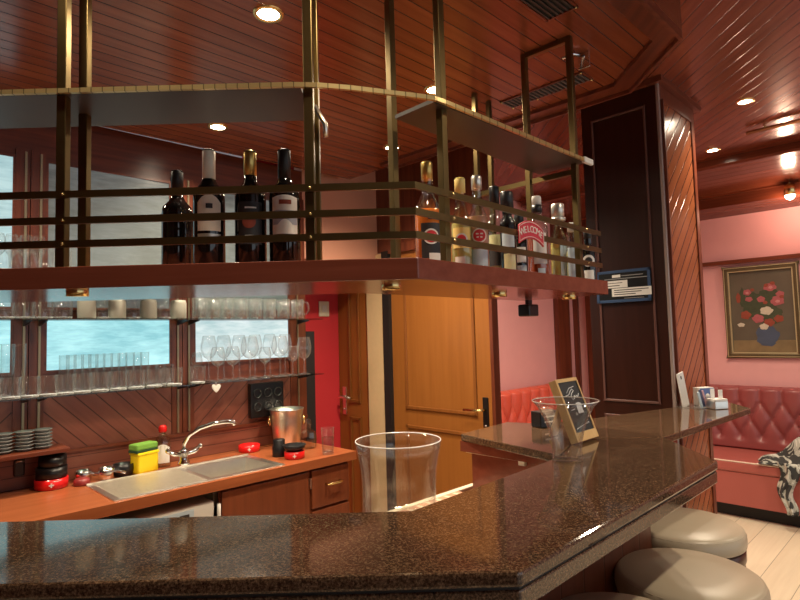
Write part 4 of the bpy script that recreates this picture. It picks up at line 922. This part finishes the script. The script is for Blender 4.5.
s0 = stool(); s0.location = (.772, 1.593, 0); s0.rotation_euler = (0, 0, .2); s0['label'] = 'taupe round bar stool in the middle of the three, largest in view'
dup(s0, (.957, 1.99, 0), .5, 'taupe round bar stool farthest along, nearest the red bench')
dup(s0, (.485, 1.315, 0), .1, 'taupe round bar stool nearest the bar corner, cut by bottom edge')

# ================================================================== RED BENCHES
def tufted(width, z0, z1, ds, rows, phase, depth, leg_z=None):
    """padded back, grid in (s, z); buttons on a staggered lattice, straight pleats above the top row"""
    nx, nz = int(width / .0115), int((z1 - z0) / .0115); vs = []; fs = []
    dz = rows[0] - rows[1]; ztop, zbot = rows[0], rows[-1]
    for j in range(nz + 1):
        z = z0 + (z1 - z0) * j / nz
        for i in range(nx + 1):
            s = width * i / nx - width / 2 - phase
            zz = min(max(z, zbot), ztop); tt = (zz - ztop) / dz
            A, B = s / ds + tt / 2, s / ds - tt / 2
            f = abs(math.sin(PI * A) * math.sin(PI * B)) ** .27
            if z > ztop:
                f = abs(math.sin(PI * s / ds)) ** .4
            elif z < zbot:
                k = len(rows) - 1; f2 = abs(math.sin(PI * (s / ds + k / 2))) ** .7; mixk = min(1, (zbot - z) / .05); f = f2 * (1 - mixk) + mixk
            e = min(1, (z1 - z) / .03, (z - z0) / .02 + .4); e = math.sin(min(1, max(0, e)) * PI / 2)
            vs.append((s + phase, -depth * (.35 + .65 * f) * e, z))
    for j in range(nz):
        for i in range(nx): a = j * (nx + 1) + i; fs.append((a, a + 1, a + nx + 2, a + nx + 1))
    mb = MB(); mb.add(vs, fs, True)
    bt = []
    for k, z in enumerate(rows):
        q = math.floor(-width / 2 / ds) - 1
        while q * ds < width:
            s = (q + k * .5) * ds + phase
            if -width / 2 + .02 < s < width / 2 - .02: bt.append((s, z))
            q += 1
    return mb, bt
def bench(label, loc, rz, width, mats, phase, sv):
    """local x along the bench, -y to the front, back face at y=0"""
    t = thing('banquette', label, 'bench', loc, rz)
    back, bt = tufted(width, .45, .98, .158, (.853, .71, .565), phase, .075)
    bk = back.build('backrest', mats[0], t, loc=(0, -.05, 0))
    MB().box(-width / 2, width / 2, -.055, 0, .40, .975).build('back_frame', mats[0], t, bevel=.01)
    for s, z in bt[:sv]: MB().sphere((s, -.05 - .030, z), .011, 10, 6, (1, .6, 1)).build('button', mats[0], bk, loc=(0, .05, 0))
    MB().box(-width / 2, width / 2, -.63, -.07, .36, .45).build('seat', mats[1], t, bevel=.02)
    MB().tube([(-width / 2, -.625, .443), (width / 2, -.625, .443)], .006, 8).build('seat_piping', 'piping', t)
    MB().box(-width / 2, width / 2, -.62, -.05, .11, .36).build('front_panel', mats[1], t)
    MB().box(-width / 2, width / 2, -.53, -.05, 0, .11).build('plinth', 'black_matt', t)
    return t
# along the wall with the painting: back faces u=5.6
W2 = 4.2
bench('long red leather bench with buttoned back under the flower painting', W(5.585, .1, 0), -PI / 4, W2, ('leather', 'leather_seat'), (.1 - 1.2516) % .158, 40)
bench('red buttoned bench lit orange beyond the honey door, left of the column', W(4.0, 2.935, 0), R45, 2.2, ('leather_lit', 'leather_lit'), .03, 40)
# jacket over the seat edge
t = thing('jacket', 'grey and black patterned jacket thrown over the red bench seat', 'jacket', W(5.02, .93, .45), -PI / 4)
def cloth(nx, nz, fn):
    vs = [fn(i / nx, j / nz) for j in range(nz + 1) for i in range(nx + 1)]
    return MB().add(vs, [(j * (nx + 1) + i, j * (nx + 1) + i + 1, (j + 1) * (nx + 1) + i + 1, (j + 1) * (nx + 1) + i) for j in range(nz) for i in range(nx)], True)
def heap(a, b):
    s = -.25 + .72 * a; y = -.10 + .34 * b
    edge_ = math.sin(PI * min(1, max(0, a))) ** .5 * math.sin(PI * min(1, max(0, b))) ** .6
    hgt = .05 + .26 * a + .035 * math.sin(13 * a + 5 * b) + .025 * math.sin(21 * b - 9 * a)
    return (s + .02 * math.sin(9 * b), y + .02 * math.sin(11 * a), .006 + max(0, hgt) * edge_)
o = cloth(36, 26, heap).build('body', 'camo', t)
def sleeve(a, b):
    z = -.02 - .30 * b + .06 * (1 - b) ; s = -.11 + .13 * a + .05 * b * (1 - a * 2) * .6 + .02 * math.sin(8 * b)
    return (s, -.115 - .035 * math.sin(PI * a) - .012 * math.sin(14 * a + 6 * b) - .02 * b, z)
o = cloth(18, 26, sleeve).build('sleeve', 'camo', t); sl = o.modifiers.new('thick', 'SOLIDIFY'); sl.thickness = .012

# ================================================================== WALL ITEMS
# painting
t = thing('flower_painting', 'framed still life painting of roses in a blue pot on pink wall', 'painting', W(5.598, 1.215, 1.217), -PI / 4)
PW, PH = .56, .795
def ring(x0, x1, z0, z1, wd, y0, y1):
    return MB().box(x0, x1, y0, y1, z0, z0 + wd).box(x0, x1, y0, y1, z1 - wd, z1).box(x0, x0 + wd, y0, y1, z0, z1).box(x1 - wd, x1, y0, y1, z0, z1)
ring(-PW / 2, PW / 2, 0, PH, .04, -.035, 0).build('frame', 'frame_gold', t, bevel=.008)
ring(-PW / 2 + .038, PW / 2 - .038, .038, PH - .038, .010, -.03, -.004).build('inner_slip', 'frame_pale', t)
ring(-PW / 2 + .008, PW / 2 - .008, .008, PH - .008, .006, -.039, -.034).build('gilt_line', 'frame_pale', t)
MB().box(-PW / 2 + .04, PW / 2 - .04, -.012, -.002, .04, PH - .04).build('canvas', 'canvas', t)
def blobs(lst, y, sc_=.86):
    mb = MB()
    for x, z, rx, rz_ in lst:
        nn = 24; wob = [1 + .09 * math.sin(5 * 2 * PI * k / nn + 40 * x) + .05 * math.sin(9 * 2 * PI * k / nn) for k in range(nn)]
        vs = [(x, y - .002, z)] + [(x + sc_ * rx * math.cos(2 * PI * k / nn) * wob[k], y, z + sc_ * rz_ * math.sin(2 * PI * k / nn) * wob[k]) for k in range(nn)]
        mb.add(vs, [(0, 1 + k, 1 + (k + 1) % nn) for k in range(nn)], True)
    return mb
MB().box(-PW / 2 + .05, PW / 2 - .05, -.0126, -.012, .05, .15).build('painted_table', 'table_paint', t)
blobs([(.03, .19, .085, .088), (.03, .12, .055, .02)], -.013, 1).build('painted_pot', 'pot_blue', t)
blobs([(-.14, .52, .025, .10), (-.05, .46, .10, .12), (.06, .50, .10, .10), (.03, .38, .13, .10), (.10, .34, .06, .06), (-.10, .40, .05, .06)], -.0128).build('painted_leaves', 'leaf_dark', t)
for b_ in [(.07, .60, .055, .04), (-.10, .565, .035, .03), (-.09, .505, .032, .025), (.115, .48, .06, .045), (.14, .535, .035, .03), (.0, .50, .035, .03), (-.03, .335, .05, .042)]: blobs([b_], -.0140).build('painted_rose', 'petal_pink', t)
for b_ in [(-.12, .37, .045, .042), (.05, .30, .045, .038), (.12, .33, .04, .035), (-.17, .52, .02, .05)]: blobs([b_], -.0144).build('painted_rose', 'petal_red', t)
for b_ in [(.035, .40, .055, .04), (.01, .265, .038, .03), (-.16, .285, .032, .02)]: blobs([b_], -.0148).build('painted_rose', 'petal_white', t)
for b_ in ((.09, .63, .022, .018), (.045, .615, .022, .018), (.15, .515, .02, .018), (-.06, .585, .018, .015), (.03, .47, .02, .016)): blobs([b_], -.0146).build('painted_rose', 'petal_red', t)
for b_ in ((.075, .595, .018, .014), (-.10, .56, .014, .011), (.12, .475, .02, .014)): blobs([b_], -.0156).build('painted_rose', 'petal_light', t)
# notice on the column
t = thing('column_notice', 'blue edged black notice with two white strips on dark column', 'sign', W(CU0 - .0085, 1.215, 1.634), R45)
NM = Matrix.Identity(4)
# local: y runs along the column face, x out of it; the sign faces -x, its left edge is towards +y
MB().box(-.012, 0, -.135, .145, 0, .165).build('plate', 'black', t)
mb = MB(); wd = .014
mb.box(-.014, -.012, -.135, .145, 0, wd).box(-.014, -.012, -.135, .145, .165 - wd, .165).box(-.014, -.012, -.135, -.135 + wd, 0, .165).box(-.014, -.012, .145 - wd, .145, 0, .165)
mb.build('blue_border', 'sign_blue', t)
MB().box(-.0135, -.012, -.02, .118, .075, .112).build('white_strip', 'white_paper', t)
MB().box(-.0145, -.012, -.138, .062, .030, .072).build('white_strip', 'white_paper', t)
MB().box(-.0132, -.012, .015, .058, .128, .142).build('small_tag', 'white_paper', t)
def line(y0, y1, z, h=.003, x=-.0152): return MB().box(x, x + .001, y0, y1, z, z + h)
mb = line(.005, .11, .098, x=-.0142)
for a, b, z, x in ((.02, .10, .084, -.0142), (-.125, .05, .060, -.0152), (-.09, .05, .049, -.0152), (-.06, .05, .038, -.0152)): mb.box(x, x + .001, a, b, z, z + .004)
mb.build('printed_lines', 'ink', t)
M['grey_print'] = plain('grey_print', (.3, .3, .3), .5)
for b_ in ((-.10, .01, .133, .137), (-.12, .10, .119, .123), (-.10, .0, .018, .021)): MB().box(-.0132, -.012, *b_).build('pale_line', 'grey_print', t)
# reading lamp on the cornice
t = thing('wall_lamp', 'small glowing spot lamp on the cornice above the painting', 'lamp', W(5.25, .90, 2.535), 0)
MB().lathe([(.02, .06), (.035, .045), (.045, -.03), (.04, -.03)], 20, cap0=True).build('lamp_shade', 'bright_brass', t)
MB().sphere((0, 0, -.03), .036, 14, 10).build('bulb', 'lamp_red', t)
MB().tube([(0, 0, .06), (.0, 0, .08)], .006).build('stem', 'bright_brass', t)
# ceiling vents
def vent(label, loc, L, Wv, n_):
    t = thing('ceiling_vent', label, 'vent', loc, R45)
    ring2 = MB().box(-L / 2, L / 2, -Wv / 2, -Wv / 2 + .008, -.006, 0).box(-L / 2, L / 2, Wv / 2 - .008, Wv / 2, -.006, 0).box(-L / 2, -L / 2 + .008, -Wv / 2, Wv / 2, -.006, 0).box(L / 2 - .008, L / 2, -Wv / 2, Wv / 2, -.006, 0)
    ring2.build('frame', 'mahog_x', t)
    MB().box(-L / 2 + .008, L / 2 - .008, -Wv / 2 + .008, Wv / 2 - .008, -.002, 0).build('backing', 'black_matt', t)
    return t
t = vent('long dark slatted ceiling vent behind the right brass posts', W(2.062, 1.176, SOFF), .094, .385, 0)
mb = MB()
for k in range(20): mb.box(-.042, .042, -.178 + k * .0188, -.1715 + k * .0188, -.007, -.002)
mb.build('slats', plain('grey_slat', (.09, .085, .08), .4), t)
for a in (-1, 1):
    for b in (-.185, .185, .06): MB().sphere((a * .045, b, -.006), .005, 8, 5).build('screw', 'bright_brass', t)
t = vent('dark slatted ceiling vent at top edge near the ceiling corner', W(1.472, .837, SOFF), .25, .113, 0)
mb = MB()
for k in range(6): mb.box(-.115, .115, -.045 + k * .0165, -.039 + k * .0165, -.007, -.002)
mb.build('slats', plain('dark_slat', (.03, .028, .026), .4), t)
MB().sphere((.118, -.05, -.006), .004, 8, 5).build('screw', 'bright_brass', t)
t = thing('ceiling_hook', 'small chrome bracket hook on the ceiling beside the long vent', 'hook', (.688, 1.975, SOFF), R45)
MB().box(-.004, .004, -.022, .022, -.06, 0).build('plate', 'chrome', t, bevel=.002)
MB().tube([(-.004, 0, -.015), (-.04, .02, -.012), (-.075, .045, -.03)], .006).build('arm', 'chrome', t)
t = thing('ceiling_rail', 'slim pale brass rail fixed under the main ceiling at right', 'rail', W(4.05, .90, 2.715), R45)
MB().tube([(0, -2.2, 0), (0, 0, 0)], .012, 10).build('tube', 'bright_brass', t)
MB().tube([(0, -.1, 0), (0, -.1, .03)], .008).tube([(0, -1.1, 0), (0, -1.1, .03)], .008).build('bracket', 'bright_brass', t)

# ================================================================== DOWNLIGHTS
def downlight(x, y, z, label, power, size=2.6, col=(1, .82, .60)):
    t = thing('downlight', label, 'ceiling light', (x, y, z), 0, 'recessed ceiling downlights')
    MB().lathe([(.034, -.001), (.034, -.006), (.046, -.007), (.048, -.001)], 28, cap0=False).build('trim_ring', 'bright_brass', t)
    MB().lathe([(.034, -.003), (.001, -.004)], 24, cap0=False).build('lens', 'lamp_glow', t)
    ld = bpy.data.lights.new('downlight_beam', 'SPOT'); ld.energy = power; ld.spot_size = size; ld.spot_blend = 1.0; ld.shadow_soft_size = .035; ld.color = col
    lo = bpy.data.objects.new('downlight_beam', ld); COL.objects.link(lo); lo.location = (0, 0, -.02); lo.parent = t
for x, y, z, lab, p in ((-.382, 1.677, SOFF, 'glowing ceiling downlight above the middle of the upper shelf', 1.0), (-.836, 2.59, SOFF, 'glowing ceiling downlight just under upper shelf, above the wine bottles', 1.0),
                     (.168, 2.25, SOFF, 'glowing ceiling downlight behind the corner brass post', 1.0), (1.945, 3.05, CEIL, 'bright ceiling downlight right of the column, nearer one', 1.3), (2.235, 3.90, CEIL, 'ceiling downlight right of the column, farther one by the cornice', 1.3),
                     (3.05, 2.35, CEIL, 'ceiling downlight over the floor beyond the right edge', 1.6), (-1.55, 1.75, SOFF, 'ceiling downlight beyond the left edge over the back counter', 1.0), (1.45, 1.15, CEIL, 'unseen ceiling downlight added over the bar stools', 1.2), (.85, 4.0, CEIL, 'ceiling downlight over the bench beyond the door', 1.5), (-.02, 2.95, SOFF, 'added ceiling downlight before the red wall and the doors', 1.6), (-.70, 1.06, SOFF, 'unseen ceiling downlight added above the left part of the front bar', .2), (.02, 1.02, SOFF, 'unseen ceiling downlight added above the corner of the front bar', .3), (2.6, 4.05, CEIL, 'ceiling downlight over the long bench', 1.4)):  # stool, red wall and front bar downlights are added to brighten those parts
    downlight(x, y, z, lab, SPOT_W * p)
# red wall lamp light
ld = bpy.data.lights.new('wall_lamp_bulb', 'POINT'); ld.energy = 9; ld.color = (1, .62, .42); ld.shadow_soft_size = .04
lo = bpy.data.objects.new('wall_lamp_bulb', ld); COL.objects.link(lo); lo.location = W(5.25, .90, 2.44)
